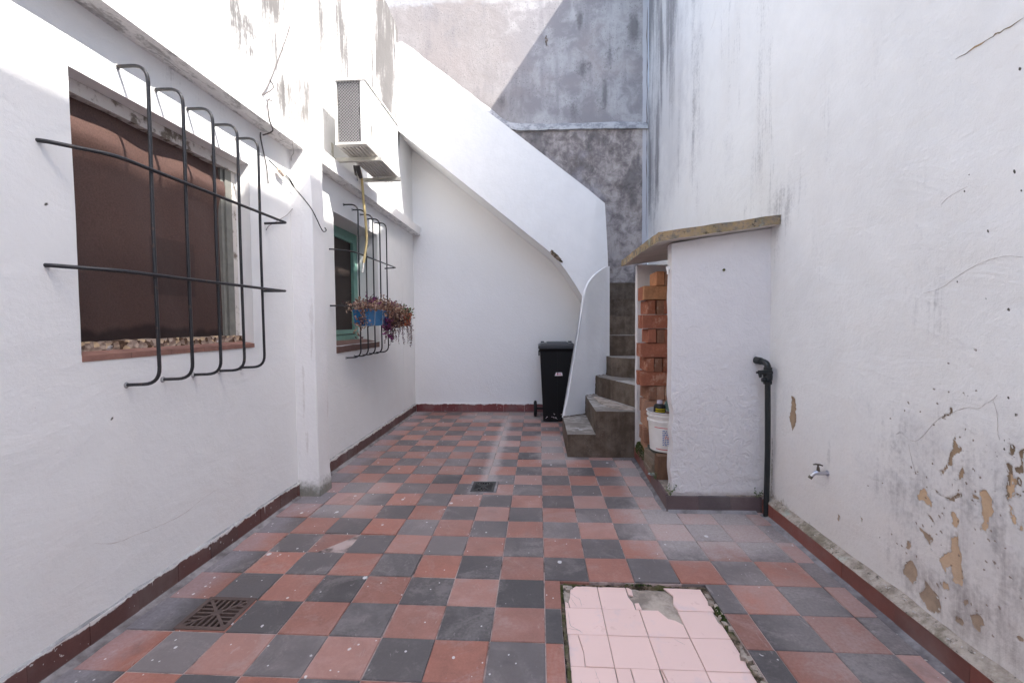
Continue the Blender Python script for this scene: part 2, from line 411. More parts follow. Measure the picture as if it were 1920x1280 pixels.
def seg_mask(k, x, y, a, b, width, n):
    """soft mask round an axis-parallel worn strip a..b (x0,y0)-(x1,y1)"""
    x0, x1 = sorted((a[0], b[0])); y0, y1 = sorted((a[1], b[1]))
    dx = k.math('MAXIMUM', k.math('MAXIMUM', x0 - x, x - x1), 0.0)
    dy = k.math('MAXIMUM', k.math('MAXIMUM', y0 - y, y - y1), 0.0)
    d = k.math('SQRT', dx*dx + dy*dy)
    return k.math('SUBTRACT', 1.0, k.step(d + (n-0.5)*width*1.1, width*0.15, width))
def tile_mat(name, base, base2):
    k = K(name); p = k.pos(); x, y, z = k.xyz(); r = k.rnd()
    r2 = k.math('FRACT', r*7.31)
    n1 = k.noise(2.2, 5, 0.6); n2 = k.noise(11, 5, 0.65, dist=0.5); n3 = k.noise(85, 4, 0.65); n4 = k.noise(420, 2)
    col = k.mix(r, base, base2)
    col = k.hsv(col, val=0.95 + (n2-0.5)*0.65 + (n3-0.5)*0.35 + (n4-0.5)*0.45 + (r2-0.5)*0.30)
    col = k.mix(k.step(r2, 0.7, 1.0)*0.22, col, (0.40, 0.33, 0.31))
    blot = k.step(k.noise(3.1, 6, 0.7, dist=1.0) + (n3-0.5)*0.2, 0.50, 0.66)
    col = k.mix(blot*0.24, col, (0.42, 0.37, 0.35))
    dust = k.step(n1 + (n2-0.5)*0.55, 0.50, 0.78)*0.26
    masks = [seg_mask(k, x, y, (-0.385, 3.28), (-0.375, 5.55), 0.085, n2)*0.80,
             seg_mask(k, x, y, (-0.75, 5.45), (-0.1, 5.7), 0.30, n2)*0.5,
             seg_mask(k, x, y, (0.72, 2.45), (1.10, 2.66), 0.36, n2)*0.85,
             seg_mask(k, x, y, (0.70, 2.75), (0.76, 3.7), 0.19, n2)*0.7,
             seg_mask(k, x, y, (0.05, 3.75), (0.22, 4.6), 0.13, n2)*0.55,
             seg_mask(k, x, y, (-1.6, -3.0), (-1.54, 5.8), 0.15, n2)*0.42,
             seg_mask(k, x, y, (-1.45, 2.75), (-1.2, 3.1), 0.20, n2)*0.42,
             seg_mask(k, x, y, (1.28, -3.0), (1.33, 2.7), 0.13, n2)*0.45,
             seg_mask(k, x, y, (1.0, 1.55), (1.1, 1.95), 0.22, n2)*0.34]
    for m in masks: dust = k.math('MAXIMUM', dust, m)
    far_pale = k.step(y, 1.7, 2.6)*k.step(n1, 0.25, 0.6)
    col = k.mix(far_pale*0.12, col, (0.52, 0.40, 0.37))  # tiles slightly paler and warmer beyond the nearest rows
    dust = k.clamp(dust*(0.72 + (n3-0.5)*1.0))
    col = k.mix(dust, col, k.mix(k.step(x, -1.2, -1.5), (0.52, 0.455, 0.43), (0.44, 0.42, 0.46)))
    # scratches and scuffs
    scr = k.step(k.noise(26, 4, 0.7, k.scale(p, (1, 0.35, 1)), dist=1.2), 0.635, 0.70)
    col = k.mix(scr*0.22, col, (0.55, 0.50, 0.48))
    dark = k.step(k.noise(4.5, 4, 0.6, dist=0.3), 0.60, 0.75)
    col = k.mix(dark*0.28, col, (0.05, 0.045, 0.045))
    # splashes of white paint
    for sc, th, dens in ((17, 0.105, 0.52), (36, 0.13, 0.55), (9.0, 0.11, 0.50)):
        vd = k.voro(sc, k.vec(x + (n2-0.5)*0.012, y*0.8 + (n3-0.5)*0.006, 0.0))
        vc = k.voro(sc, k.vec(x + (n2-0.5)*0.012, y*0.8 + (n3-0.5)*0.006, 0.0), out='Color')
        cr = k.xyz(vc)[0]
        wall = k.step(x, -1.0, -1.5)
        sp = k.math('SUBTRACT', 1.0, k.step(vd + (n3-0.5)*0.05, th*0.75, th))*k.math('GREATER_THAN', cr + wall*0.18 + (n1-0.5)*0.5, 0.86)
        col = k.mix(sp*0.8, col, (0.72, 0.70, 0.69))
    rough = 0.46 + (n2-0.5)*0.4 + dust*0.4
    return k.done(col, rough, k.bump(n2*0.6+n3*0.35+n4*0.15, 0.22, 0.006), 0.35)
M['tile_red'] = tile_mat('red_cement_tile', (0.385, 0.158, 0.113), (0.30, 0.142, 0.110))
M['tile_grey'] = tile_mat('grey_cement_tile', (0.138, 0.124, 0.122), (0.082, 0.074, 0.074))

def grout_mat():
    k = K('grout'); n = k.noise(12, 5, 0.6); n2 = k.noise(2, 4)
    col = k.mix(k.step(n*0.6+n2*0.4, 0.36, 0.56), (0.09, 0.07, 0.065), (0.46, 0.36, 0.33))
    return k.done(col, 0.95, k.bump(k.noise(120, 3), 0.4, 0.004), 0.1)
M['grout'] = grout_mat()
def skirt_mat(name, c, c2, drips, top):
    k = K(name); x, y, z = k.xyz(); r = k.rnd(); n = k.noise(9, 5, 0.6); n3 = k.noise(70, 4)
    col = k.hsv(k.mix(r, c, c2), val=0.9+(n-0.5)*0.6+(n3-0.5)*0.25)
    dusty = k.step(k.noise(3.5, 5), 0.45, 0.75); col = k.mix(dusty*0.35, col, (0.30, 0.26, 0.25))
    if drips:
        u = x + y
        edge = k.step(z + (k.noise(14, 5)-0.5)*0.055 + (n3-0.5)*0.012, top-0.010, top-0.004)
        d1 = k.noise(1.0, 1, 0.5, k.vec(u*75.0, 0.0, 0.0)); d2 = k.noise(1.0, 1, 0.5, k.vec(u*9.0, 3.3, 0.0))
        dr = k.step(d1 - (top - z)*2.2 + (d2-0.5)*0.35, 0.66, 0.70)
        spl = k.step(k.noise(55, 2), 0.70, 0.72)
        col = k.mix(k.clamp(edge + dr + spl*0.7)*0.9, col, (0.76, 0.75, 0.74))
    foot = k.step(z + (n-0.5)*0.02, 0.018, 0.006); col = k.mix(foot*0.5, col, (0.16, 0.14, 0.14))
    return k.done(col, 0.5+(n-0.5)*0.3, k.bump(n3+n, 0.15, 0.004), 0.35)
M['skirt_left'] = skirt_mat('maroon_skirting_tile', (0.145, 0.062, 0.055), (0.115, 0.066, 0.06), True, 0.095)
M['skirt_back'] = skirt_mat('back_skirting_tile', (0.22, 0.062, 0.062), (0.19, 0.055, 0.055), True, 0.105)
M['skirt_right'] = skirt_mat('red_skirting_tile', (0.265, 0.085, 0.065), (0.17, 0.072, 0.06), False, 0.085)
M['skirt_hut'] = skirt_mat('hut_skirting_tile', (0.17, 0.10, 0.095), (0.12, 0.10, 0.105), False, 0.09)

def mossy(name, a, b, moss=0.5):
    k = K(name); n = k.noise(16, 6, 0.7); n2 = k.noise(3.5, 5); n3 = k.noise(90, 4)
    col = k.mix(k.step(n, 0.35, 0.65), a, b)
    col = k.mix(k.step(n2+(n-0.5)*0.8, 0.48, 0.62)*moss, col, (0.13, 0.12, 0.055))
    col = k.mix(k.step(k.noise(30, 5, 0.7), 0.58, 0.66)*0.8, col, (0.045, 0.04, 0.03))
    col = k.mix(k.step(k.noise(6, 4), 0.55, 0.66)*0.5, col, (0.45, 0.54, 0.48))
    return k.done(col, 0.95, k.bump(n+n3*0.4, 0.7, 0.02), 0.1)
M['ledge'] = mossy('grimy_mortar_ledge', (0.50, 0.43, 0.36), (0.28, 0.235, 0.19), 0.35)
M['slab'] = mossy('weathered_slab', (0.175, 0.16, 0.135), (0.46, 0.32, 0.18), 0.40)
def soffit():
    k = K('slab_underside'); n = k.noise(5, 5, 0.6, k.scale(k.pos(), (1, 3, 1)))
    return k.done(k.mix(n, (0.42, 0.38, 0.34), (0.66, 0.62, 0.58)), 0.9, k.bump(k.noise(60, 4), 0.3, 0.006), 0.15)
M['soffit'] = soffit()
def cornice_soffit():
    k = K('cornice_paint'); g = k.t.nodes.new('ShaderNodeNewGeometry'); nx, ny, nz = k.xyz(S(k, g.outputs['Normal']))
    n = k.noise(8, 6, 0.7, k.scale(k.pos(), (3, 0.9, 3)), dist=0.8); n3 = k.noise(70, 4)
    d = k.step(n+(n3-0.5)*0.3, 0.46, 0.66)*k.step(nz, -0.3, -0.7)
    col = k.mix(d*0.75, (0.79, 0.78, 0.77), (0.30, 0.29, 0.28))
    return k.done(col, 0.88, k.bump(n3+n, 0.25, 0.008), 0.2)
M['cornice'] = cornice_soffit()

def pink_mat():
    k = K('pink_wall_tile'); n = k.noise(5, 5, 0.6); r = k.rnd(); n2 = k.noise(22, 5, 0.7)
    col = k.hsv((0.92, 0.66, 0.585), val=0.93+(r-0.5)*0.07+(n-0.5)*0.10)
    col = k.mix(k.step(n+(n2-0.5)*0.4, 0.54, 0.70)*0.40, col, (0.62, 0.53, 0.55))
    col = k.mix(k.step(n2, 0.66, 0.72)*0.4, col, (0.55, 0.36, 0.30))
    return k.done(col, 0.32+(n2-0.5)*0.3, k.bump(n, 0.06, 0.01), 0.45)
M['pink'] = pink_mat()
def bed_mat():
    k = K('mortar_bed'); n = k.noise(7, 6, 0.7); n2 = k.noise(60, 4)
    col = k.mix(k.step(n, 0.38, 0.62), (0.25, 0.21, 0.175), (0.50, 0.42, 0.35))
    return k.done(col, 0.95, k.bump(n+n2*0.4, 0.6, 0.012), 0.1)
M['bed'] = bed_mat()
def rubble_mat():
    k = K('rubble_edge'); n = k.noise(24, 6, 0.75); n2 = k.noise(4, 4)
    col = k.mix(k.step(n, 0.40, 0.6), (0.055, 0.045, 0.03), (0.30, 0.23, 0.17))
    col = k.mix(k.step(n2+(n-0.5)*0.5, 0.50, 0.60)*0.8, col, (0.06, 0.075, 0.02))
    return k.done(col, 0.95, k.bump(n, 0.9, 0.02), 0.1)
M['rubble'] = rubble_mat()
M['crack'] = simple('crack_dark', (0.16, 0.13, 0.11), 0.9, 0.1)
M['hairline'] = simple('hairline_crack', (0.48, 0.43, 0.40), 0.9, 0.1)
def iron():
    k = K('black_iron_paint'); p = k.pos(); n = k.noise(28, 5, 0.65); n2 = k.noise(140, 4, 0.6)
    col = k.mix(k.step(n, 0.58, 0.68)*0.7, k.hsv((0.018, 0.018, 0.021), val=0.8+n*0.5), (0.075, 0.045, 0.032))
    col = k.mix(k.step(n2, 0.66, 0.72)*0.5, col, (0.16, 0.15, 0.15))
    return k.done(col, 0.40+(n-0.5)*0.4, k.bump(n+n2*0.6, 0.5, 0.003), 0.5)
M['iron'] = iron()
def rust():
    k = K('rusty_cast_iron'); v = k.obj(); n = k.noise(30, 5, 0.65, v)
    return k.done(k.mix(n, (0.05, 0.038, 0.034), (0.15, 0.10, 0.085)), 0.7, k.bump(k.noise(120, 4, v=v), 0.4, 0.003), 0.3)
M['rust'] = rust()
M['dark'] = simple('dark_pit', (0.008, 0.007, 0.006), 0.95, 0.1)
M['cast'] = simple('dark_cast_iron', (0.05, 0.047, 0.045), 0.6, 0.4, var=0.3)
M['pipe'] = simple('black_pipe_paint', (0.010, 0.013, 0.014), 0.42, 0.5, var=0.3, sc=40, bump=0.35)
M['chrome'] = simple('worn_chrome', (0.50, 0.50, 0.54), 0.28, 0.5, 0.85, var=0.2)
M['brass'] = simple('dull_brass', (0.13, 0.11, 0.09), 0.45, 0.5, 0.6)
M['bin'] = simple('black_bin_plastic', (0.0035, 0.0035, 0.0045), 0.5, 0.3, var=0.3, sc=12, bump=0.08)
M['bin_lid'] = simple('bin_lid_plastic', (0.030, 0.032, 0.038), 0.40, 0.5, var=0.25, sc=12, bump=0.08)
M['rubber'] = simple('black_rubber', (0.014, 0.014, 0.015), 0.75, 0.3)
M['sticker'] = simple('white_sticker', (0.74, 0.66, 0.70), 0.5, 0.4)
M['red_print'] = simple('red_print', (0.55, 0.06, 0.06), 0.5, 0.4)
M['blue_print'] = simple('blue_print', (0.16, 0.23, 0.48), 0.5, 0.4)
M['yellow_print'] = simple('yellow_print', (0.80, 0.62, 0.02), 0.5, 0.4)
M['bucket'] = simple('white_bucket_plastic', (0.74, 0.71, 0.68), 0.45, 0.4, var=0.12)
M['black_label'] = simple('black_label', (0.012, 0.012, 0.012), 0.4, 0.4)
M['cap'] = simple('lilac_cap', (0.58, 0.52, 0.60), 0.5, 0.4)
M['contents'] = simple('dried_mud', (0.28, 0.19, 0.15), 0.9, 0.1, var=0.5)
M['green_bowl'] = simple('grey_green_plastic', (0.22, 0.29, 0.25), 0.5, 0.4)
M['ac_white'] = simple('ac_white_paint', (0.78, 0.77, 0.74), 0.45, 0.4, var=0.08, sc=8, bump=0.04)
M['ac_pan'] = simple('ac_base_metal', (0.55, 0.53, 0.50), 0.55, 0.4, var=0.3, sc=14)
M['ac_dark'] = simple('ac_shadow_gap', (0.05, 0.05, 0.05), 0.8, 0.2)
def fins():
    k = K('coil_fins'); x, y, z = k.xyz(k.obj()); s = k.math('SINE', x*1800.0)
    return k.done(k.mix(s*0.5+0.5, (0.06, 0.058, 0.055), (0.20, 0.19, 0.185)), 0.5, None, 0.4, 0.3)
M['fins'] = fins()
M['guard'] = simple('grey_wire_guard', (0.42, 0.41, 0.42), 0.45, 0.4, 0.2)
M['bracket'] = simple('bracket_steel', (0.50, 0.48, 0.43), 0.6, 0.4, var=0.3)
M['hose'] = simple('yellowed_hose', (0.55, 0.43, 0.20), 0.5, 0.4, var=0.15)
M['hose_tip'] = simple('white_hose_end', (0.70, 0.68, 0.62), 0.5, 0.4)
M['grey_wire'] = simple('grey_cable', (0.10, 0.09, 0.09), 0.6, 0.3)
M['pale_wire'] = simple('painted_white_cable', (0.36, 0.34, 0.33), 0.6, 0.3)
M['black_wire'] = simple('black_cable', (0.015, 0.015, 0.017), 0.5, 0.4)
M['connector'] = simple('beige_connector', (0.62, 0.50, 0.42), 0.5, 0.4)
M['blue_pot'] = simple('blue_plastic', (0.02, 0.145, 0.33), 0.5, 0.4, var=0.25)
M['terracotta'] = simple('terracotta', (0.42, 0.115, 0.055), 0.7, 0.3, var=0.25)
M['soil'] = simple('soil', (0.05, 0.035, 0.025), 0.95, 0.1, var=0.5)
def leafm(n, c, c2):
    k = K(n); v = k.noise(45, 3); r = k.mix(k.step(v, 0.35, 0.65), c, c2)
    return k.done(r, 0.55, None, 0.35)
M['leaf_brown'] = leafm('brown_pink_leaf', (0.14, 0.062, 0.048), (0.32, 0.18, 0.115))
M['leaf_purple'] = leafm('purple_leaf', (0.13, 0.025, 0.10), (0.28, 0.06, 0.20))
M['leaf_green'] = leafm('green_leaf', (0.05, 0.11, 0.035), (0.12, 0.19, 0.07))
M['leaf_dark'] = leafm('dark_stem', (0.045, 0.025, 0.03), (0.10, 0.045, 0.05))
M['leaf_tan'] = leafm('pale_leaf', (0.35, 0.26, 0.16), (0.40, 0.26, 0.22))
M['green_frame'] = simple('green_gloss_paint', (0.155, 0.31, 0.26), 0.45, 0.4, var=0.2)
def screen():
    k = K('brown_window_mesh'); v = k.pos(); n = k.noise(2.5, 5, 0.6); n2 = k.noise(170, 3); x, y, z = k.xyz()
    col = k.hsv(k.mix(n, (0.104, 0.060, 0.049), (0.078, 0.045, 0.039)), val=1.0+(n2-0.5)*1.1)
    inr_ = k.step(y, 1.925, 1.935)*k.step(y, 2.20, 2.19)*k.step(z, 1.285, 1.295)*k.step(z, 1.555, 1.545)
    low_dark = k.step(z + (k.noise(4, 3, 0.5, k.scale(v, (0, 1, 0.3)))-0.5)*0.22, 1.15, 1.12)
    col = k.mix(k.clamp(inr_*0.30 + low_dark*0.6 + k.step(z + (n-0.5)*0.5, 1.60, 1.30)*0.30), col, (0.018, 0.011, 0.011))  # mesh colour darker towards the bottom and inside a small rectangle
    return k.done(col, 0.5, k.bump(k.noise(7, 4), 0.25, 0.02), 0.3)
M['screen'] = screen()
M['screen_dark'] = simple('dark_window_mesh', (0.045, 0.033, 0.029), 0.6, 0.25, var=0.3, sc=200, use_obj=False)
def old_frame():
    k = K('flaking_white_frame'); n = k.noise(20, 6, 0.7); n2 = k.noise(5, 4)
    col = k.mix(k.step(n+(n2-0.5)*0.6, 0.52, 0.68), (0.62, 0.59, 0.56), (0.20, 0.17, 0.14))
    return k.done(col, 0.8, k.bump(n, 0.5, 0.006), 0.2)
M['old_frame'] = old_frame()
M['grey_frame'] = simple('grey_green_frame', (0.20, 0.20, 0.18), 0.6, 0.3, var=0.4)
def aggregate():
    k = K('broken_mortar'); v = k.voro(48, out='Color'); c = k.xyz(v)[0]; n = k.noise(20, 5, 0.7)
    col = k.mix(k.step(c, 0.1, 0.5), (0.10, 0.06, 0.04), (0.42, 0.33, 0.27))
    col = k.mix(k.step(c, 0.75, 0.9), col, (0.62, 0.47, 0.30)); col = k.mix(k.step(n, 0.6, 0.68), col, (0.55, 0.53, 0.54))
    return k.done(col, 0.95, k.bump(k.voro(48)+n, 0.8, 0.012), 0.1)
M['aggregate'] = aggregate()
M['sill'] = simple('red_sill_tile', (0.27, 0.145, 0.115), 0.75, 0.25, var=0.6, sc=14, bump=0.5, bd=0.004)
M['sill_brown'] = simple('brown_sill', (0.17, 0.10, 0.085), 0.7, 0.3, var=0.35)
def brick_mat(name, a, b, c):
    k = K(name); v = k.obj(); r = k.rnd(); n = k.noise(16, 6, 0.7, v); n2 = k.noise(70, 4, 0.65, v); n0 = k.noise(3, 3)
    col = k.hsv(k.mix(r, a, b), val=0.8+(n-0.5)*0.7+(n2-0.5)*0.4+(r-0.5)*0.3)
    col = k.mix(k.step(n+(n0-0.5)*0.8, 0.58, 0.72)*0.5, col, c)
    return k.done(col, 0.92, k.bump(n*0.8+n2*0.6, 0.6, 0.008), 0.15)
M['brick'] = brick_mat('orange_brick', (0.47, 0.175, 0.10), (0.36, 0.135, 0.085), (0.55, 0.36, 0.26))
M['brick_tan'] = brick_mat('tan_brick', (0.64, 0.32, 0.165), (0.58, 0.28, 0.15), (0.62, 0.42, 0.28))
M['brick_dull'] = brick_mat('dull_brick', (0.34, 0.165, 0.105), (0.45, 0.255, 0.17), (0.52, 0.42, 0.34))
M['brick_old'] = brick_mat('old_brown_brick', (0.20, 0.115, 0.075), (0.20, 0.115, 0.075), (0.30, 0.22, 0.17))
M['slab_tile'] = brick_mat('old_tile', (0.30, 0.22, 0.15), (0.24, 0.20, 0.16), (0.40, 0.36, 0.30))
M['dark_tile'] = simple('dark_green_tile', (0.05, 0.065, 0.058), 0.5, 0.4)
M['moss'] = leafm('moss', (0.035, 0.06, 0.012), (0.08, 0.11, 0.025))
M['weed'] = leafm('weed_leaf', (0.06, 0.10, 0.03), (0.14, 0.18, 0.07))
M['shard'] = simple('grey_shard', (0.32, 0.35, 0.36), 0.6, 0.3)

M['flake'] = simple('grimy_paint_flake', (0.52, 0.49, 0.46), 0.9, 0.1, var=0.4)
M['bed_early'] = simple('plaster_crumb', (0.58, 0.54, 0.50), 0.9, 0.1, var=0.4)
XL, XR, YB = -1.615, 1.37, 5.85

# ================================================================ boundary wall on the right
TAN = [[(1.693,0.556),(1.66,0.519),(1.663,0.496),(1.689,0.5),(1.718,0.487),(1.713,0.522)],
[(1.578,0.516),(1.563,0.515),(1.545,0.488),(1.565,0.462),(1.577,0.474)],
[(1.577,0.417),(1.561,0.453),(1.549,0.438),(1.547,0.383),(1.523,0.313),(1.529,0.282),(1.559,0.278),(1.574,0.327),(1.59,0.293),(1.615,0.319),(1.604,0.35),(1.576,0.372)],
[(1.599,0.264),(1.581,0.262),(1.569,0.247),(1.6,0.233)],
[(1.481,0.616),(1.458,0.618),(1.441,0.599),(1.446,0.552),(1.455,0.522),(1.46,0.49),(1.473,0.491),(1.473,0.527),(1.48,0.577)],
[(1.402,0.713),(1.387,0.688),(1.38,0.648),(1.393,0.624),(1.403,0.62)],
[(1.396,0.611),(1.386,0.602),(1.374,0.565),(1.382,0.558),(1.392,0.581)],
[(1.365,0.568),(1.354,0.57),(1.352,0.55),(1.362,0.552)]]
BROWN = [[(1.572,0.777),(1.567,0.74),(1.548,0.722),(1.57,0.701),(1.58,0.667),(1.606,0.637),(1.63,0.622),(1.634,0.632),(1.599,0.657),(1.585,0.697),(1.578,0.734)],
[(1.546,0.674),(1.538,0.656),(1.555,0.619),(1.567,0.622),(1.56,0.652)],
[(1.715,0.399),(1.677,0.399),(1.642,0.39),(1.654,0.369),(1.641,0.342),(1.658,0.359),(1.685,0.38)],
[(1.755,0.252),(1.732,0.261),(1.703,0.233),(1.706,0.2),(1.719,0.176),(1.743,0.187),(1.768,0.197),(1.766,0.222)],
[(1.658,0.215),(1.636,0.204),(1.615,0.191),(1.607,0.144),(1.625,0.129),(1.659,0.133),(1.688,0.145),(1.687,0.177)],
[(1.494,0.211),(1.471,0.226),(1.454,0.214),(1.469,0.174),(1.483,0.175)],
[(1.524,0.24),(1.506,0.248),(1.504,0.232),(1.514,0.223)],
[(1.547,0.176),(1.525,0.177),(1.526,0.155),(1.545,0.153)],
[(1.758,0.33),(1.742,0.326),(1.742,0.302),(1.761,0.293)],
[(1.36,0.243),(1.348,0.243),(1.343,0.228),(1.353,0.224)],
[(1.501,0.592),(1.487,0.594),(1.483,0.582),(1.496,0.58)],
[(2.545,0.749),(2.509,0.735),(2.498,0.638),(2.522,0.544),(2.557,0.618),(2.548,0.69)],
[(2.15,0.265),(2.128,0.259),(2.135,0.223),(2.151,0.229)],[(2.005,0.312),(1.991,0.305),(1.997,0.288)]]
DARK = [[(1.405,0.784),(1.39,0.779),(1.384,0.765),(1.398,0.758)],
[(1.407,0.731),(1.397,0.728),(1.397,0.635),(1.403,0.617),(1.404,0.682)],
[(1.388,0.724),(1.371,0.733),(1.359,0.758),(1.357,0.719),(1.379,0.706)],
[(1.384,0.689),(1.37,0.694),(1.364,0.675),(1.378,0.673)],
[(1.377,0.649),(1.367,0.649),(1.368,0.64),(1.378,0.637)],
[(1.372,0.771),(1.359,0.781),(1.359,0.758),(1.366,0.755)],
[(1.648,0.561),(1.599,0.554),(1.547,0.588),(1.548,0.574),(1.591,0.548),(1.627,0.55)],
[(1.596,0.863),(1.59,0.857),(1.591,0.825),(1.608,0.815),(1.628,0.808),(1.601,0.827)],
[(1.675,0.465),(1.648,0.442),(1.65,0.427),(1.67,0.448)],[(1.729,0.591),(1.712,0.594),(1.73,0.582)]]
SPOTS = [(1.406,0.92,0.0044),(1.382,0.874,0.0052),(1.474,0.824,0.0037),(1.415,0.79,0.0044),(1.413,0.767,0.0044),(1.402,0.799,0.0037),(1.434,0.74,0.0037),(1.466,0.718,0.0029),(1.373,0.851,0.0029),(1.403,0.819,0.0029),(1.531,0.903,0.0029),(1.374,0.619,0.0029),(1.372,0.824,0.0022),(1.386,0.749,0.0029),(1.448,0.692,0.0029),(1.444,0.659,0.0029),(1.429,1.697,0.0047),(1.412,1.86,0.0047),(1.413,1.572,0.0038),(1.393,1.509,0.0047),(1.422,1.507,0.0038),(1.416,1.45,0.0038),(1.522,1.611,0.0038),(1.556,1.608,0.0038),(1.569,1.561,0.0038),(1.484,1.416,0.0038),(1.534,1.29,0.0038),(1.583,1.271,0.0038),(1.484,1.208,0.0047),(1.414,1.176,0.0056),(1.381,1.146,0.0038),(1.444,1.713,0.0028),(1.406,1.674,0.0028),(1.752,1.859,0.0028),(2.348,2.026,0.0047),(1.456,1.592,0.0028),(1.583,1.682,0.0028),(1.401,1.324,0.0028),(1.604,1.191,0.0028),(1.424,1.252,0.0028)]
def boundary_attrs(U, V):
    peel = np.zeros(U.shape); pb = np.zeros(U.shape)
    W = (fbm(U*32, V*32, 5)-0.5)*0.030; W2 = (fbm(U*32, V*32, 9)-0.5)*0.030; halo = np.zeros(U.shape)
    for polys, br in ((TAN, 0.0), (BROWN, 0.75), (DARK, 1.5)):
        for P in polys:
            s = poly_sd(P, U+W, V+W2); m = np.clip(0.5 - s/0.012, 0, 1)
            pb = np.where(m > peel, br, pb); peel = np.maximum(peel, m); halo = np.maximum(halo, np.exp(-np.maximum(s, 0)/0.030))
    pb = pb + (fbm(U*30, V*22, 3)-0.5)*0.9
    spot = np.zeros(U.shape)
    for y, z, r in SPOTS:
        spot = np.maximum(spot, np.clip(1.0 - np.hypot(U-y, (V-z)*0.9)/(r*1.9), 0, 1))
    st = fbm(U*3.5, V*0.45, 21, 5)
    # dark runs near the far corner and below the wall top
    dirt = 1.35*sst(4.0, 5.6, U + (st-0.5)*2.0)*sst(2.2, 4.0, V + (fbm(U*2, V*0.6, 4)-0.5)*2.4)*(0.45+1.1*sst(0.35, 0.65, fbm(U*6, V*0.5, 91)))
    dirt = np.maximum(dirt, 0.8*sst(0.46, 0.80, fbm(U*3.6, V*0.35, 33, 4))*sst(3.0, 4.6, U)*sst(1.8, 2.8, V))
    dirt = np.maximum(dirt, 0.42*np.exp(-((U-2.93)/0.16)**2)*sst(1.7, 2.2, V)*(0.5+st))
    dirt = np.maximum(dirt, 0.36*np.exp(-((U-3.35)/0.20)**2)*sst(2.0, 3.0, V)*(0.5+st))
    dirt = np.maximum(dirt, 0.55*np.exp(-((U-2.68)/0.20)**2-((V-1.80)/0.14)**2))
    dirt = np.maximum(dirt, 0.62*np.exp(-((U-1.55)/0.28)**2-((V-0.56)/0.20)**2)*(0.4+fbm(U*8, V*8, 8)*1.1))
    dirt = np.maximum(dirt, 0.66*np.exp(-((U-1.37)/0.10)**2-((V-0.42)/0.12)**2))
    dirt = np.maximum(dirt, 0.22*np.exp(-((U-1.85)/0.5)**2-((V-1.25)/0.5)**2)*sst(0.45, 0.7, fbm(U*2.4, V*2, 12)))
    dirt = np.maximum(dirt, 0.5*np.exp(-((U-2.22)/0.03)**2-((V-0.50)/0.07)**2))
    dirt = dirt + 0.22*sst(0.45, 0.75, fbm(U*1.5, V*0.6, 77))*sst(0.2, 1.5, V)
    near = sst(2.15, 1.5, U)*sst(1.05, 0.6, V)
    dirt = np.maximum(dirt, near*(0.30 + 0.55*sst(0.42, 0.66, fbm(U*7, V*5, 63)) + 0.35*halo*fbm(U*30, V*30, 65)))
    mold = 0.95*np.exp(-(V-0.09)/0.055)*sst(2.0, 2.7, U + (fbm(U*6, V*6, 41)-0.5)*0.9)
    mold = np.maximum(mold, 0.62*np.exp(-(V-0.09)/0.03)*sst(0.4, 0.7, fbm(U*5, V*2, 43)))
    mold = np.maximum(mold, 0.75*np.exp(-((U-2.745)/0.018)**2)*sst(0.9, 0.3, V)*(0.3+fbm(U*20, V*8, 49)))
    soft = 1.25*sst(3.2, 5.4, U + (st-0.5)*1.8)*sst(1.8, 3.6, V + (fbm(U*1.5, V*0.5, 14)-0.5)*1.6) + 0.55*sst(2.2, 1.4, U)*sst(1.3, 0.5, V) + 0.35*(fbm(U*1.3, V*0.7, 111)-0.45)
    soft = soft - 0.30*sst(0.6, 1.6, V)*sst(3.6, 2.4, U)*(V < 3)
    chips = 0.36*np.exp(-((U-1.42)/0.22)**2-((V-0.62)/0.32)**2) + 0.08*np.exp(-((U-1.5)/0.40)**2-((V-0.45)/0.3)**2)
    return dict(soft=soft, chips=chips, peel=peel, peelb=pb, spot=spot, dirt=dirt, mold=mold)
us = np.concatenate([np.linspace(-3, 1.2, 12), np.arange(1.28, 2.2, 0.007), np.arange(2.2, 2.6, 0.010), np.arange(2.6, YB, 0.028), [YB]])
vs = np.concatenate([np.arange(0, 0.1, 0.02), np.arange(0.1, 0.95, 0.007), np.arange(0.96, 1.9, 0.012), np.arange(1.9, 5.3, 0.03), [5.6, 5.9, 6.0]])
def htop(u):
    return 6.01 + 0.50*sst(2.3, 3.7, u) + 0.05*sst(4.6, 5.4, u)
boundary = wall_grid('boundary_wall', us, vs, lambda u, v, d: (XR - d, u, v), M['boundary'], attrs=boundary_attrs, back=0.22, top=htop,
    disp=lambda U, V: (fbm(U*1.6, V*1.6, 55)-0.5)*0.012 - 0.0022*sst(0.35, 0.65, boundary_attrs(U, V)['peel']))
tag(boundary, 'tall white plastered wall with peeling patches and dark mould specks above a red skirting', 'wall')
CR = [[(1.821,0.707),(1.796,0.723),(1.761,0.706),(1.715,0.716),(1.64,0.804),(1.592,0.836),(1.535,0.866),(1.494,0.872),(1.468,0.893),(1.449,0.907),(1.437,0.923)],
[(1.449,0.907),(1.435,0.861),(1.432,0.811),(1.426,0.791)],[(1.76,0.685),(1.739,0.621),(1.724,0.591)],
[(1.618,2.001),(1.511,2.0),(1.47,1.999),(1.403,1.994)],[(1.717,1.243),(1.642,1.256),(1.556,1.301),(1.487,1.326),(1.423,1.333),(1.379,1.323)],
[(3.68,3.515),(3.716,3.469),(3.781,3.439)],[(1.651,1.537),(1.622,1.556),(1.556,1.572)]]
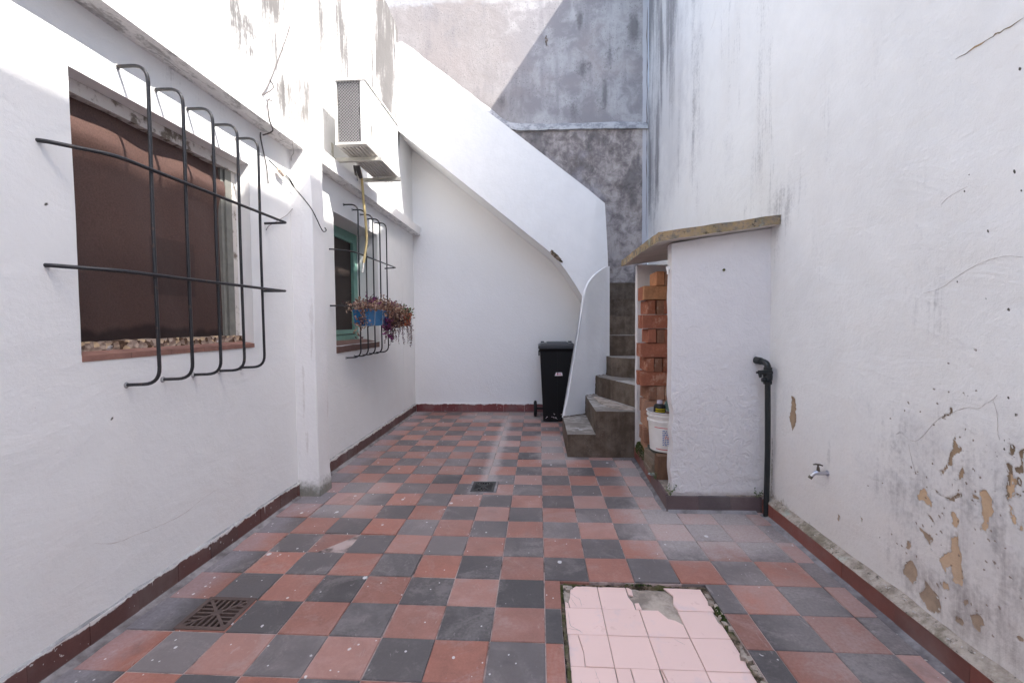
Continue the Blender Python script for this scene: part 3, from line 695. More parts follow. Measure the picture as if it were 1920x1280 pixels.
def crack_strip(bm, pts, fn, wdt, seed):
    rnd = random.Random(seed); P = smoothline([Vector((a, b, 0)) for a, b in pts], 5); out = []
    for p in P: out.append(p + Vector((rnd.uniform(-1, 1), rnd.uniform(-1, 1), 0))*wdt*1.2)
    n = len(out)
    prev = None
    for i, p in enumerate(out):
        t = (out[min(i+1, n-1)] - out[max(i-1, 0)]).normalized(); s = Vector((-t.y, t.x, 0))
        ww = wdt*(0.25 + rnd.random())*min(1, (i+0.4)/3, (n-i-0.4)/3)
        a, b = p + s*ww, p - s*ww
        ring = [bm.verts.new(fn(a.x, a.y, 0)), bm.verts.new(fn(p.x, p.y, 1)), bm.verts.new(fn(b.x, b.y, 0))]
        if prev:
            bm.faces.new((prev[0], prev[1], ring[1], ring[0])); bm.faces.new((prev[1], prev[2], ring[2], ring[1]))
        prev = ring
def wall_x(u, v): return XR - (float(fbm(np.array([u*1.6]), np.array([v*1.6]), 55)[0])-0.5)*0.012
for i, c in enumerate(CR):
    bm = bmesh.new(); crack_strip(bm, c, lambda a, b, h: (wall_x(a, b) - 0.0012 - 0.0008*h, a, b), 0.0024 if i == 3 else 0.0007, i)
    finish('crack', bm, M['slab'] if i == 3 else M['hairline'], boundary)
bm = bmesh.new(); rf = random.Random(5)
for P in TAN + BROWN + DARK:
    n = len(P)
    cy = sum(a for a, b in P)/n; cz = sum(b for a, b in P)/n
    for i in range(n):
        (a0, b0), (a1, b1) = P[i], P[(i+1) % n]
        if rf.random() < 0.62: continue
        t = rf.random(); y = a0+(a1-a0)*t; z = b0+(b1-b0)*t; e = Vector((0, a1-a0, b1-b0)).normalized(); inn = Vector((0, cy-y, cz-z)).normalized()
        L = rf.uniform(0.003, 0.009); w = rf.uniform(0.002, 0.0045); base = Vector((wall_x(y, z)-0.0008, y, z)) - inn*0.003; pr = None
        for q in range(4):
            f = q/3; c = base + inn*(w*f) + Vector((-0.0022*f*f, 0, 0)); ring = [bm.verts.new(c - e*L*(1-0.4*f)), bm.verts.new(c + e*L*(1-0.3*f))]
            if pr: bm.faces.new((pr[0], pr[1], ring[1], ring[0]))
            pr = ring
tag(finish('paint_flake', bm, M['flake'], boundary, 60), kind='stuff')
bm = bmesh.new()
for q in range(60):
    y = rf.choice((rf.gauss(1.6, 0.18), rf.gauss(1.5, 0.25), rf.uniform(1.3, 2.7))); x = 1.33 - abs(rf.gauss(0.012, 0.03)); z = 0.001; r = rf.uniform(0.001, 0.0028)
    if rf.random() < 0.35: x = rf.uniform(1.335, 1.36); z = 0.10 + (x-1.333)*0.5
    obox(bm, (x, y, z + r*0.4), Vector((r, rf.uniform(-r, r), 0)), Vector((rf.uniform(-r, r)*0.6, r, rf.uniform(-r, r)*0.3)), Vector((0, 0, r*0.5)))
tag(finish('plaster_crumbs', bm, M['bed_early'], boundary), kind='stuff')
# mortar ledge on top of the skirting
bm = bmesh.new(); prev = None
for i, y in enumerate(np.arange(-3, 2.76, 0.02)):
    j1 = mnoise.noise(Vector((y*9, 0, 0)))*0.006; j2 = mnoise.noise(Vector((y*7, 3, 0)))*0.010
    ring = [bm.verts.new((1.3265 + j1*0.5, y, 0.0855)), bm.verts.new((1.333+j1, y, 0.094+j1)), bm.verts.new((1.354+j1, y, 0.104+j2*0.7)), bm.verts.new((1.376, y, 0.120+j2))]
    if prev:
        for a in range(3): bm.faces.new((prev[a], ring[a], ring[a+1], prev[a+1]))
    prev = ring
finish('ledge', bm, M['ledge'], boundary, 60)
def skirting(parent, mat, axis, c0, c1, a0, a1, ln, h, first=None, zt=0.0):
    """skirting tiles along axis between a0..a1, body between c0..c1"""
    e = [a0]; x = first if first is not None else a0 + ln
    while x < a1 - 0.02:
        if x > a0 + 0.02: e.append(x)
        x += ln
    e.append(a1)
    for a, b in zip(e, e[1:]):
        bm = bmesh.new(); j = random.uniform(-0.0015, 0.0015); hh = h + random.uniform(-0.003, 0.003)
        if axis == 'y': box(bm, min(c0, c1)+j, max(c0, c1)+j, a+0.001, b-0.001, -0.006, hh)
        else: box(bm, a+0.001, b-0.001, min(c0, c1)+j, max(c0, c1)+j, -0.006, hh)
        bevel(bm, 0.004, 1)
        finish('skirting_tile', bm, mat, parent, 40)
skirting(boundary, M['skirt_right'], 'y', 1.33, 1.366, -0.05, 2.77, 0.30, 0.085, first=0.25)

# plain house front that closes the courtyard behind the viewpoint
bm = bmesh.new(); box(bm, -1.60, 1.36, -2.75, -2.5, 0, 3.3); tag(finish('courtyard_wall', bm, M['plain']), kind='structure')
# ================================================================ house wall on the left
W1 = (1.515, 2.497, 1.045, 2.046); W2 = (3.552, 4.53, 0.976, 2.040)
def house_attrs(U, V):
    st = fbm(U*4.0, V*0.5, 61, 5)
    dirt = 1.75*sst(2.3, 3.9, V + (fbm(U*1.8, V*1.0, 3)-0.5)*2.8)*(0.25+0.75*sst(0.36, 0.66, st))
    dirt = np.maximum(dirt, 1.7*np.exp(-((U-2.86)/0.06)**2-((V-2.58)/0.22)**2))
    dirt = np.maximum(dirt, 0.6*np.exp(-((U-2.55)/0.22)**2-((V-2.85)/0.30)**2)*(0.3+fbm(U*9, V*7, 13)))
    dirt = np.maximum(dirt, 1.5*sst(3.8, 4.55, V + (st-0.5)*1.0)*sst(0.35, 0.6, fbm(U*7, V*0.8, 15)))
    dirt = np.maximum(dirt, 1.8*np.exp(-((U-2.25)/0.5)**2-((V-2.75)/0.30)**2)*sst(0.3, 0.70, fbm(U*9, V*6, 19)))
    mold = 0.40*np.exp(-(V-0.095)/0.016)*sst(0.35, 0.6, fbm(U*7, V*3, 71))
    spot = np.zeros(U.shape)
    for y, z, r in ((1.755, 0.465, 0.011), (1.94, 0.51, 0.007), (1.62, 0.80, 0.006), (1.50, 1.15, 0.007), (1.50, 1.81, 0.006), (1.47, 1.41, 0.006), (1.44, 0.90, 0.006), (2.05, 0.62, 0.005), (2.28, 0.72, 0.005), (1.42, 1.55, 0.005)):
        spot = np.maximum(spot, 0.62*np.clip(1.0 - np.hypot(U-y, V-z)/(r*1.5), 0, 1))
    return dict(dirt=dirt, mold=mold, spot=spot, soft=0.25*(fbm(U*1.1, V*1.1, 131)-0.5)+0.5*sst(2.4, 3.0, V))
us = np.concatenate([np.linspace(-3, 1.2, 10), np.arange(1.22, 5.30, 0.025), [5.355], [W1[0], W1[1], W2[0], W2[1]]])
vs = np.concatenate([np.arange(0, 4.55, 0.025), [4.58], [W1[2], W1[3], W2[2], W2[3]]])
def house_top(u): return 4.58 + 0.012*np.sin(u*9) + 0.01*np.sin(u*23)
house = wall_grid('house_wall', us, vs, lambda u, v, d: (XL + d, u, v), M['paint'], holes=(W1, W2), attrs=house_attrs, back=0.30, top=house_top,
    disp=lambda U, V: (fbm(U*1.3, V*1.3, 57)-0.5)*0.010)
tag(house, 'white house wall with two barred windows and a cornice, sunlit along its top', 'wall')
# short length of the same wall under the stair flight
bm = bmesh.new(); box(bm, XL-0.30, XL, 5.357, YB, 0, 3.55)
finish('wall_return', bm, M['plain'], house)
# cornice along the wall, either side of the pilaster
for a, b in ((-3.0, 2.92), (3.09, YB-0.002)):
    bm = bmesh.new(); box(bm, XL-0.02, -1.515, a, b, 2.284, 2.382)
    n = int((b-a)/0.12)
    bmesh.ops.bisect_plane
    bevel(bm, 0.006, 2)
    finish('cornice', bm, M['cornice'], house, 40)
# pilaster
def pil(p, q):
    if p.z < 0.14: q = q + Vector((0.010*(p.x > -1.55), -0.008*(p.y < 3), 0))
    return q
bm = lumpy_box(XL-0.02, -1.472, 2.925, 3.085, 0.0, 7.0, 0.075, 0.004, pil, 3)
bevel(bm, 0.016, 3, 50)
def pil_mat():
    k = K('pilaster_paint'); x, y, z = k.xyz(); n = k.noise(6, 6, 0.65); n3 = k.noise(60, 4); st = k.noise(1, 5, 0.6, k.scale(k.pos(), (22, 22, 1.6)))
    col = k.hsv((0.79, 0.78, 0.775), val=1+(n-0.5)*0.14)
    up = k.step(z, 2.25, 2.5)*k.step(z, 3.0, 2.6)*k.step(y + (n-0.5)*0.05, 2.95, 2.93)
    col = k.mix(k.step(up*0.75+(st-0.5)*0.9+(n-0.5)*0.7+(k.noise(1.0, 5, 0.7, k.scale(k.pos(), (50, 50, 4)))-0.5)*1.6, 0.30, 0.95)*0.9, col, (0.15, 0.14, 0.13))
    hi = k.step(z, 2.7, 4.0)*k.step(st, 0.48, 0.62); col = k.mix(hi*0.7, col, (0.22, 0.22, 0.22))
    foot = k.step(z + (n-0.5)*0.16 + (n3-0.5)*0.05, 0.13, 0.04)
    col = k.mix(foot*0.9, col, k.mix(n3, (0.09, 0.085, 0.06), (0.30, 0.29, 0.25)))
    fl = k.step(st + (n-0.5)*0.5, 0.64, 0.70)*k.step(z, 2.2, 1.0); col = k.mix(fl*0.35, col, (0.50, 0.46, 0.43))
    return k.done(col, 0.88, k.bump(n+n3*0.5, 0.3, 0.012), 0.2)
finish('pilaster', bm, pil_mat(), house, 60)
bm = bmesh.new(); crack_strip(bm, [(1.528,0.365),(1.609,0.327),(1.713,0.314),(1.816,0.3),(1.947,0.297),(2.064,0.318),(2.174,0.329)],
    lambda a, b, h: (XL + (float(fbm(np.array([a*1.3]), np.array([b*1.3]), 57)[0])-0.5)*0.010 + 0.0012 + 0.0004*h, a, b), 0.0008, 3)
finish('crack', bm, M['hairline'], house)
skirting(house, M['skirt_left'], 'y', XL-0.01, -1.603, 0.0, 2.92, 0.20, 0.095, first=0.09)
skirting(house, M['skirt_left'], 'y', XL-0.01, -1.603, 3.10, YB-0.012, 0.20, 0.105, first=3.29)
# paint-caked ledge above the skirting
for a, b, h in ((0.0, 2.92, 0.0945), (3.10, YB-0.012, 0.1045)):
    bm = bmesh.new(); prev = None
    for y in np.arange(a, b, 0.025):
        j = mnoise.noise(Vector((y*11, 5, 0)))*0.004
        ring = [bm.verts.new((-1.6045+j*0.2, y, h-0.003)), bm.verts.new((-1.606+j*0.3, y, h+0.002+j*0.5)), bm.verts.new((XL+0.001, y, h+0.007+j*1.2)), bm.verts.new((XL-0.01, y, h+0.010))]
        if prev:
            for q in range(3): bm.faces.new((prev[q], ring[q], ring[q+1], prev[q+1]))
        prev = ring
    finish('ledge', bm, M['fillet'], house, 60)

# ---- large window
win = None
def strip_box(x0, x1, y0, y1, z0, z1, mat, name, parent, bw=0.003):
    bm = bmesh.new(); box(bm, x0, x1, y0, y1, z0, z1)
    if bw: bevel(bm, bw, 1)
    return finish(name, bm, mat, parent, 40)
# reveals (white plaster lining of each opening)
def reveal(w, depth, name):
    bm = bmesh.new(); y0, y1, z0, z1 = w; x0, x1 = XL-depth, XL-0.0005
    t = 0.012
    box(bm, x0, x1, y0-t, y0, z0-t, z1+t); box(bm, x0, x1, y1, y1+t, z0-t, z1+t); box(bm, x0, x1, y0, y1, z1, z1+t)
    return finish(name, bm, M['plain'], house)
reveal(W1, 0.29, 'window_reveal'); reveal(W2, 0.29, 'window_reveal')
bm = bmesh.new()
y0, y1, z0, z1 = W1
box(bm, -1.735, -1.680, y0, y1, z1-0.052, z1-0.001)                    # head
box(bm, -1.735, -1.695, y1-0.035, y1-0.001, z0, z1-0.052)
bevel(bm, 0.004, 1)
win = finish('window', bm, M['old_frame'], house, 40)
bm = bmesh.new(); box(bm, -1.722, -1.694, y1-0.085, y1-0.037, z0+0.04, z1-0.053); box(bm, -1.728, -1.700, y1-0.115, y1-0.095, z0+0.04, z1-0.053)
finish('stile', bm, M['grey_frame'], win)
# sagging brown mesh panel
bm = bmesh.new(); ny, nz = 40, 40; g = []
for i in range(ny+1):
    for j in range(nz+1):
        y = y0 + (y1-0.09-y0)*i/ny; z = z0+0.03 + (z1-0.04-z0-0.03)*j/nz; t = j/nz
        bulge = 0.020*math.exp(-((t-0.86)/0.07)**2)*(1+0.5*math.sin(y*9)) + 0.004*math.sin(y*17+z*5) + 0.006*mnoise.noise(Vector((y*4, z*4, 1)))
        g.append(bm.verts.new((-1.716 + bulge, y, z)))
for i in range(ny):
    for j in range(nz):
        a = i*(nz+1)+j; bm.faces.new((g[a], g[a+nz+1], g[a+nz+2], g[a+1]))
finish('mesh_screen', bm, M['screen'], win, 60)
strip_box(-1.90, -1.80, y0, y1, z0, z1, M['dark'], 'pane', win, 0)
bm = lumpy_box(-1.735, -1.676, y0+0.001, y1-0.001, z0-0.02, z0+0.046, 0.018, 0.006, None, 8, 18)
finish('mortar_bed', bm, M['aggregate'], win, 50)
for i in range(5):
    a = y0 + (y1-y0)*i/5; b = y0 + (y1-y0)*(i+1)/5
    bm = bmesh.new(); box(bm, -1.684, -1.611 + random.uniform(-0.001, 0.001), a+0.001, b-0.001, z0-0.010, z0+0.012)
    for v in bm.verts:
        if v.co.x > -1.62: v.co.z -= 0.012
    bevel(bm, 0.003, 1); finish('sill_tile', bm, M['sill'], win, 40)
# plaster lip under the sill

# ---- small window with green casement
y0, y1, z0, z1 = W2
bm = bmesh.new()
xf0, xf1 = -1.860, -1.825
box(bm, xf0, xf1, y1-0.062, y1-0.002, z0+0.02, z1-0.002); box(bm, xf0, xf1, y0+0.002, y0+0.055, z0+0.02, z1-0.002)
box(bm, xf0, xf1-0.002, y0+0.056, y1-0.063, z1-0.055, z1-0.002); box(bm, xf0, xf1-0.002, y0+0.056, y1-0.063, z0+0.02, z0+0.075)
bevel(bm, 0.005, 2)
win2 = finish('window', bm, M['green_frame'], house, 40)
win2['label'] = 'green framed casement with dark mesh'
bm = bmesh.new()
for (a, b, c, d) in ((y1-0.112, y1-0.068, z0+0.08, z1-0.06), (y0+0.06, y0+0.10, z0+0.08, z1-0.06)):
    box(bm, xf0+0.012, xf1+0.006, a, b, c, d)
box(bm, xf0+0.012, xf1+0.004, y0+0.10, y1-0.112, z1-0.10, z1-0.06); box(bm, xf0+0.012, xf1+0.004, y0+0.10, y1-0.112, z0+0.08, z0+0.12)
bevel(bm, 0.004, 1); finish('sash', bm, M['green_frame'], win2, 40)
strip_box(-1.852, -1.846, y0+0.08, y1-0.09, z0+0.09, z1-0.07, M['screen_dark'], 'mesh_screen', win2, 0)
bm = lumpy_box(-1.83, -1.612, y0+0.001, y1-0.001, z0-0.03, z0+0.022, 0.04, 0.003, lambda p, q: q - Vector((0, 0, 0.03*max(0, (p.x+1.75))/0.14)), 14, 9)
finish('sill', bm, M['sill_brown'], win2, 50)

# ================================================================ concrete wall at the back
def soffz(x):
    return np.interp(x, [-2.7, -1.594, 0.154, 0.304, 0.512, 0.75], [4.25, 3.33, 1.915, 1.73, 1.40, 0.9])
def back_attrs(U, V):
    white = ((V < soffz(U) + 0.10) & (U < 0.72)).astype(float)
    dirt = 0.9*np.exp(-((U-0.52)/0.055)**2-((V-4.90)/0.17)**2) + 0.95*np.exp(-((U-1.19)/0.09)**2-((V-4.78)/0.22)**2)
    dirt += 0.8*np.exp(-((U-0.55)/0.10)**2-((V-4.28)/0.18)**2) + 0.75*np.exp(-((U-0.84)/0.028)**2-((V-3.98)/0.20)**2)
    dirt += 0.85*np.exp(-((U+0.46)/0.09)**2-((V-3.92)/0.14)**2) + 0.75*np.exp(-((U-0.45)/0.09)**2-((V-3.78)/0.16)**2)
    dirt += 0.55*np.exp(-((U-0.80)/0.12)**2-((V-3.9)/0.35)**2) + 0.45*np.exp(-((U-0.95)/0.3)**2-((V-4.5)/0.35)**2)
    dirt += 0.5*np.exp(-((U+1.25)/0.3)**2-((V-4.35)/0.2)**2)*sst(0.4, 0.6, fbm(U*6, V*6, 2))
    low = (V < 3.57)
    dirt += np.where(low, 0.8*sst(0.42, 0.68, fbm(U*3.0, V*1.1, 87, 5))*sst(2.6, 3.2, V + U*0.0), 0)
    dirt += np.where(low, 0.75*sst(0.50, 0.66, fbm(U*4.5, V*1.4, 187, 5)), 0)
    strip = sst(1.285, 1.315, U)*(V > 1.0) + 0
    return dict(white=white, dirt=dirt, strip=strip)
us = np.concatenate([np.arange(-3.0, -1.7, 0.06), np.arange(-1.7, XR, 0.024), [XR]])
vs = np.concatenate([np.arange(0, 5.5, 0.026), [6.0, 7.2]])
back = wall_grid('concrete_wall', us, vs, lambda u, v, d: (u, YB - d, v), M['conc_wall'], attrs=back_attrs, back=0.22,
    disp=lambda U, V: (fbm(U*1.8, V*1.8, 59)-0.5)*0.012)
tag(back, 'tall stained grey concrete wall behind the stair flight, half of it in sunlight', 'wall')
skirting(back, M['skirt_back'], 'x', YB+0.01, 5.832, XL+0.014, 0.24, 0.27, 0.108, first=-1.27)
# rendered fillet that runs down beside the flight and along the wall
fp = [(-1.75, 4.70), (-1.2, 4.27), (-0.86, 4.00), (-0.60, 3.80), (-0.46, 3.68), (-0.28, 3.615), (0.0, 3.60), (0.5, 3.595), (1.0, 3.59), (1.365, 3.575)]
P = smoothline([Vector((a, b, 0)) for a, b in fp], 8)
bm = bmesh.new(); prev = None
for i, p in enumerate(P):
    t = (P[min(i+1, len(P)-1)]-P[max(i-1, 0)]).normalized(); s = Vector((-t.y, t.x, 0)); j = mnoise.noise(Vector((p.x*6, p.y*6, 0)))*0.010
    hw = 0.048+j; ring = []
    for a, d in ((1.0, -0.006), (0.45, 0.012), (-0.35, 0.026), (-0.95, 0.030), (-1.0, -0.006)):
        q = p + s*hw*a; ring.append(bm.verts.new((q.x, YB - 0.004 - d, q.y)))
    if prev:
        for k in range(4): bm.faces.new((prev[k], prev[k+1], ring[k+1], ring[k]))
    prev = ring
finish('fillet', bm, M['fillet'], back, 60)
bm = bmesh.new(); crack_strip(bm, [(0.105,4.71),(0.115,4.66),(0.11,4.63),(0.128,4.585)], lambda a, b, h: (a, YB-0.008-0.002*h, b), 0.010, 5)
finish('crack', bm, M['crack'], back)
bm = bmesh.new(); crack_strip(bm, [(1.352, 2.2), (1.354, 2.8), (1.351, 3.3), (1.354, 3.9), (1.352, 4.4), (1.354, 5.0)], lambda a, b, h: (a-0.002, YB-0.010-0.002*h, b), 0.0045, 6)
finish('crack', bm, M['crack'], back)

# ================================================================ floor
TS, X0, Y0 = 0.2, 0.0177, 1.997
D_NEAR = (X0-7*TS-0.012, X0-6*TS-0.004, Y0-2*TS+0.004, Y0-TS+0.010)
D_FAR = (-0.492, -0.296, 3.025, 3.255)
PATCH = (0.083, 0.722, -0.60, Y0-0.004)
xs = sorted({-1.70, 1.45, D_NEAR[0], D_NEAR[1], D_FAR[0], D_FAR[1], PATCH[0], PATCH[1]})
ys = sorted({-3.0, 6.05, D_NEAR[2], D_NEAR[3], D_FAR[2], D_FAR[3], PATCH[2], PATCH[3]})
bm = bmesh.new()
def inr(r, x, y): return r[0] < x < r[1] and r[2] < y < r[3]
for a, b in zip(xs, xs[1:]):
    for c, d in zip(ys, ys[1:]):
        cx, cy = (a+b)/2, (c+d)/2
        depth = -0.13 if (inr(D_NEAR, cx, cy) or inr(D_FAR, cx, cy)) else (-0.034 if inr(PATCH, cx, cy) else -0.0032)
        box(bm, a, b, c, d, -0.2, depth)
floor = finish('floor', bm, M['grout']); tag(floor, kind='structure')
def tile_poly(poly, h=0.0, bv=0.0022):
    bm = bmesh.new(); prism(bm, poly, lambda a, b: (a, b, -0.012), lambda a, b: (a, b, 0.0))
    es = [e for e in bm.edges if all(v.co.z > -0.001 for v in e.verts)]
    bmesh.ops.bevel(bm, geom=es, offset=bv, segments=1, affect='EDGES')
    bmesh.ops.delete(bm, geom=[f for f in bm.faces if all(v.co.z < -0.011 for v in f.verts)], context='FACES')
    return bm
g = 0.0019
hs = TS/2 - g
full = {}
for nm in ('red', 'grey'):
    ob = finish('tile', tile_poly([(-hs, -hs), (hs, -hs), (hs, hs), (-hs, hs)]), M['tile_'+nm], floor)
    full[nm] = ob.data
    bpy.data.objects.remove(ob)
def place_tile(me, x, y, jitter=1.0):
    o = bpy.data.objects.new('tile', me); o.location = (x + random.gauss(0, 0.0007)*jitter, y + random.gauss(0, 0.0007)*jitter, random.gauss(0.0006, 0.0009)*jitter)
    o.rotation_euler = (random.gauss(0, 0.0035)*jitter, random.gauss(0, 0.0035)*jitter, random.gauss(0, 0.003)*jitter)
    return link(o, floor)
HUT = (0.775, 1.5, 2.775, 3.87); STAIR = (0.239, 1.5, 3.87, 4.75)
LIM = (-1.600, 1.329, 0.95, 5.828)
def clip(cell):
    x0, x1, y0, y1 = cell
    x0, x1, y0, y1 = max(x0, LIM[0]), min(x1, LIM[1]), max(y0, LIM[2]), min(y1, LIM[3])
    if x1-x0 < 0.012 or y1-y0 < 0.012: return None
    return [(x0, y0), (x1, y0), (x1, y1), (x0, y1)]
def cut(poly, r):
    """axis-aligned rect minus rect -> polygon (rect or L) or None"""
    x0, y0 = poly[0]; x1, y1 = poly[2]
    a, b, c, d = r
    if b <= x0 or a >= x1 or d <= y0 or c >= y1: return poly
    l, rr, bt, tp = a <= x0, b >= x1, c <= y0, d >= y1
    if l and rr and bt and tp: return None
    if l and rr: return [(x0, y0), (x1, y0), (x1, c), (x0, c)] if tp else [(x0, d), (x1, d), (x1, y1), (x0, y1)]
    if bt and tp: return [(x0, y0), (a, y0), (a, y1), (x0, y1)] if rr else [(b, y0), (x1, y0), (x1, y1), (b, y1)]
    if l and bt: return [(b, y0), (x1, y0), (x1, y1), (x0, y1), (x0, d), (b, d)]
    if rr and bt: return [(x0, y0), (a, y0), (a, d), (x1, d), (x1, y1), (x0, y1)]
    if l and tp: return [(x0, y0), (x1, y0), (x1, y1), (b, y1), (b, c), (x0, c)]
    if rr and tp: return [(x0, y0), (x1, y0), (x1, c), (a, c), (a, y1), (x0, y1)]
    return poly
tiles = []
for r in range(-6, 20):
    for c in range(-9, 7):
        cell = (X0+c*TS, X0+(c+1)*TS, Y0+r*TS, Y0+(r+1)*TS)
        if inr((0.83, 9, 2.83, 9), (cell[0]+cell[1])/2, (cell[2]+cell[3])/2): continue
        P = clip(cell)
        for R_ in (D_NEAR, D_FAR, PATCH, (0.80, 9, 2.80, 9), (0.30, 9, 3.93, 4.72)):
            if P and len(P) == 4: P = cut(P, R_)
        if not P: continue
        if max(p[0] for p in P)-min(p[0] for p in P) < 0.012 or max(p[1] for p in P)-min(p[1] for p in P) < 0.012: continue
        tiles.append((cell, P, 'grey' if (c+r) % 2 == 0 else 'red'))
# keep the nearest 300 as single tiles, the few farthest strips joined
def isfull(cell, P): return len(P) == 4 and abs(P[2][0]-P[0][0]-TS) < 1e-6 and abs(P[2][1]-P[0][1]-TS) < 1e-6
def vis(t):
    cell = t[0]; return cell[2]
tiles.sort(key=vis)
tiles = [t for t in tiles if t[0][3] > 1.05]
single, rest = tiles[:300], tiles[300:]
for cell, P, nm in single:
    cx, cy = (cell[0]+cell[1])/2, (cell[2]+cell[3])/2
    jit = 2.0 if (cell[1] < -0.55 and 1.9 < cell[2] < 2.8) or (cell[0] > 0.3 and 1.95 < cell[2] < 2.1) else 1.0
    if isfull(cell, P): place_tile(full[nm], cx, cy, jit)
    else:
        q = [(a-cx, b-cy) for a, b in P]
        mx, my = sum(a for a, b in q)/len(q), sum(b for a, b in q)/len(q)
        q = [(a - math.copysign(g, a-mx), b - math.copysign(g, b-my)) for a, b in q]
        ob = finish('tile', tile_poly(q, bv=0.0015), M['tile_'+nm]); me = ob.data; bpy.data.objects.remove(ob)
        place_tile(me, cx, cy, 0.7)
for nm in ('red', 'grey'):
    bm = bmesh.new()
    for cell, P, n2 in rest:
        if n2 != nm: continue
        cx, cy = (P[0][0]+P[2][0])/2, (P[0][1]+P[2][1])/2
        prism(bm, [(a - math.copysign(g, a-cx), b - math.copysign(g, b-cy)) for a, b in P], lambda a, b: (a, b, -0.012), lambda a, b: (a, b, 0.0005))
    if bm.faces: tag(finish('tile', bm, M['tile_'+nm], floor), kind='stuff')
    else: bm.free()

# cement strip round the floor edge
def edge_strip(pts, nrm):
    bm = bmesh.new(); prev = None
    for p in pts:
        j = mnoise.noise(Vector((p[0]*8, p[1]*8, 2)))*0.006
        a = (p[0], p[1], 0.012+j*0.4); b = (p[0]+nrm[0]*(0.016+j), p[1]+nrm[1]*(0.016+j), 0.0042); c = (p[0]+nrm[0]*(0.034+j*2), p[1]+nrm[1]*(0.034+j*2), -0.001)
        ring = [bm.verts.new(q) for q in (a, b, c)]
        if prev:
            for k in range(2): bm.faces.new((prev[k], ring[k], ring[k+1], prev[k+1]))
        prev = ring
    return finish('cement_edge', bm, M['edge'], floor, 60)
def edge_mat():
    k = K('cement_edge'); n = k.noise(10, 5, 0.65); n2 = k.noise(80, 4); n0 = k.noise(2, 4)
    col = k.mix(k.step(n*0.6+n0*0.5, 0.42, 0.66), (0.13, 0.115, 0.115), (0.32, 0.30, 0.30))
    return k.done(col, 0.9, k.bump(n+n2*0.5, 0.3, 0.006), 0.2)
M['edge'] = edge_mat()
edge_strip([(-1.6035, y) for y in np.arange(0.5, 2.92, 0.04)], (1, 0))
edge_strip([(-1.6035, y) for y in np.arange(3.10, 5.82, 0.04)], (1, 0))
edge_strip([(1.3305, y) for y in np.arange(0.5, 2.76, 0.04)], (-1, 0))
edge_strip([(x, 2.770) for x in np.arange(0.775, 1.33, 0.04)], (0, -1))
edge_strip([(0.774+0.02*(y-2.77), y) for y in np.arange(2.77, 3.86, 0.04)], (-1, 0))

# ---- sunken patch of pink wall tiles
bm = lumpy_box(PATCH[0]+0.002, PATCH[1]-0.002, 0.9, PATCH[3]-0.002, -0.06, -0.026, 0.03, 0.004, None, 2, 14)
bed = finish('mortar_bed', bm, M['bed'], None, 60); tag(bed, kind='structure')
PX = [0.100, 0.250, 0.400, 0.551, 0.700]; PY = [1.986, 1.829, 1.671, 1.511, 1.352, 1.193, 1.034]
special = {
 (0, 0): [[(0.122, 1.831), (0.249, 1.831), (0.249, 1.985), (0.158, 1.985), (0.131, 1.957), (0.126, 1.90), (0.118, 1.87)], [(0.102, 1.831), (0.119, 1.831), (0.116, 1.862), (0.104, 1.872)]],
 (1, 0): [[(0.252, 1.831), (0.386, 1.831), (0.384, 1.88), (0.371, 1.915), (0.373, 1.985), (0.252, 1.985)], [(0.389, 1.831), (0.412, 1.832), (0.408, 1.875), (0.391, 1.872)], [(0.377, 1.93), (0.396, 1.925), (0.398, 1.97), (0.384, 1.984), (0.376, 1.984)]],
 (2, 0): [],
 (3, 0): [[(0.556, 1.831), (0.699, 1.831), (0.695, 1.985), (0.538, 1.985), (0.566, 1.93), (0.548, 1.87)]],
 (2, 1): [[(0.402, 1.673), (0.549, 1.673), (0.549, 1.745), (0.525, 1.768), (0.500, 1.775), (0.475, 1.827), (0.402, 1.827)]],
 (3, 1): [[(0.553, 1.673), (0.699, 1.673), (0.697, 1.742), (0.685, 1.765), (0.690, 1.827), (0.553, 1.827)]],
 (0, 2): [[(0.102, 1.513), (0.1505, 1.513), (0.1525, 1.575), (0.1385, 1.669), (0.102, 1.669)], [(0.1525, 1.513), (0.249, 1.513), (0.249, 1.669), (0.1405, 1.669), (0.1545, 1.575)]],
 (1, 3): [[(0.252, 1.354), (0.302, 1.354), (0.301, 1.509), (0.252, 1.509)], [(0.304, 1.354), (0.399, 1.354), (0.396, 1.509), (0.304, 1.509)]],
 (2, 3): [[(0.402, 1.354), (0.424, 1.354), (0.415, 1.42), (0.404, 1.509), (0.402, 1.509)], [(0.427, 1.354), (0.549, 1.354), (0.549, 1.509), (0.407, 1.509), (0.418, 1.42)]],
}
for i in range(4):
    for j in range(6):
        x0, x1, y1, y0 = PX[i]+0.0012, PX[i+1]-0.0012, PY[j]-0.0012, PY[j+1]+0.0012
        if x1 > 0.70: x1 -= 0.004
        for poly in special.get((i, j), [[(x0, y0), (x1, y0), (x1, y1), (x0, y1)]]):
            cx = sum(p[0] for p in poly)/len(poly); cy = sum(p[1] for p in poly)/len(poly)
            bm = bmesh.new(); prism(bm, [(a-cx, b-cy) for a, b in poly], lambda a, b: (a, b, -0.006), lambda a, b: (a, b, 0.0))
            es = [e for e in bm.edges if all(v.co.z > -0.001 for v in e.verts)]
            bmesh.ops.bevel(bm, geom=es, offset=0.0012, segments=1, affect='EDGES')
            o = finish('tile', bm, M['pink'], bed); o.location = (cx, cy, -0.0165 + random.uniform(-0.001, 0.001))
            o.rotation_euler = (random.gauss(0, 0.004), random.gauss(0, 0.004), random.gauss(0, 0.002))
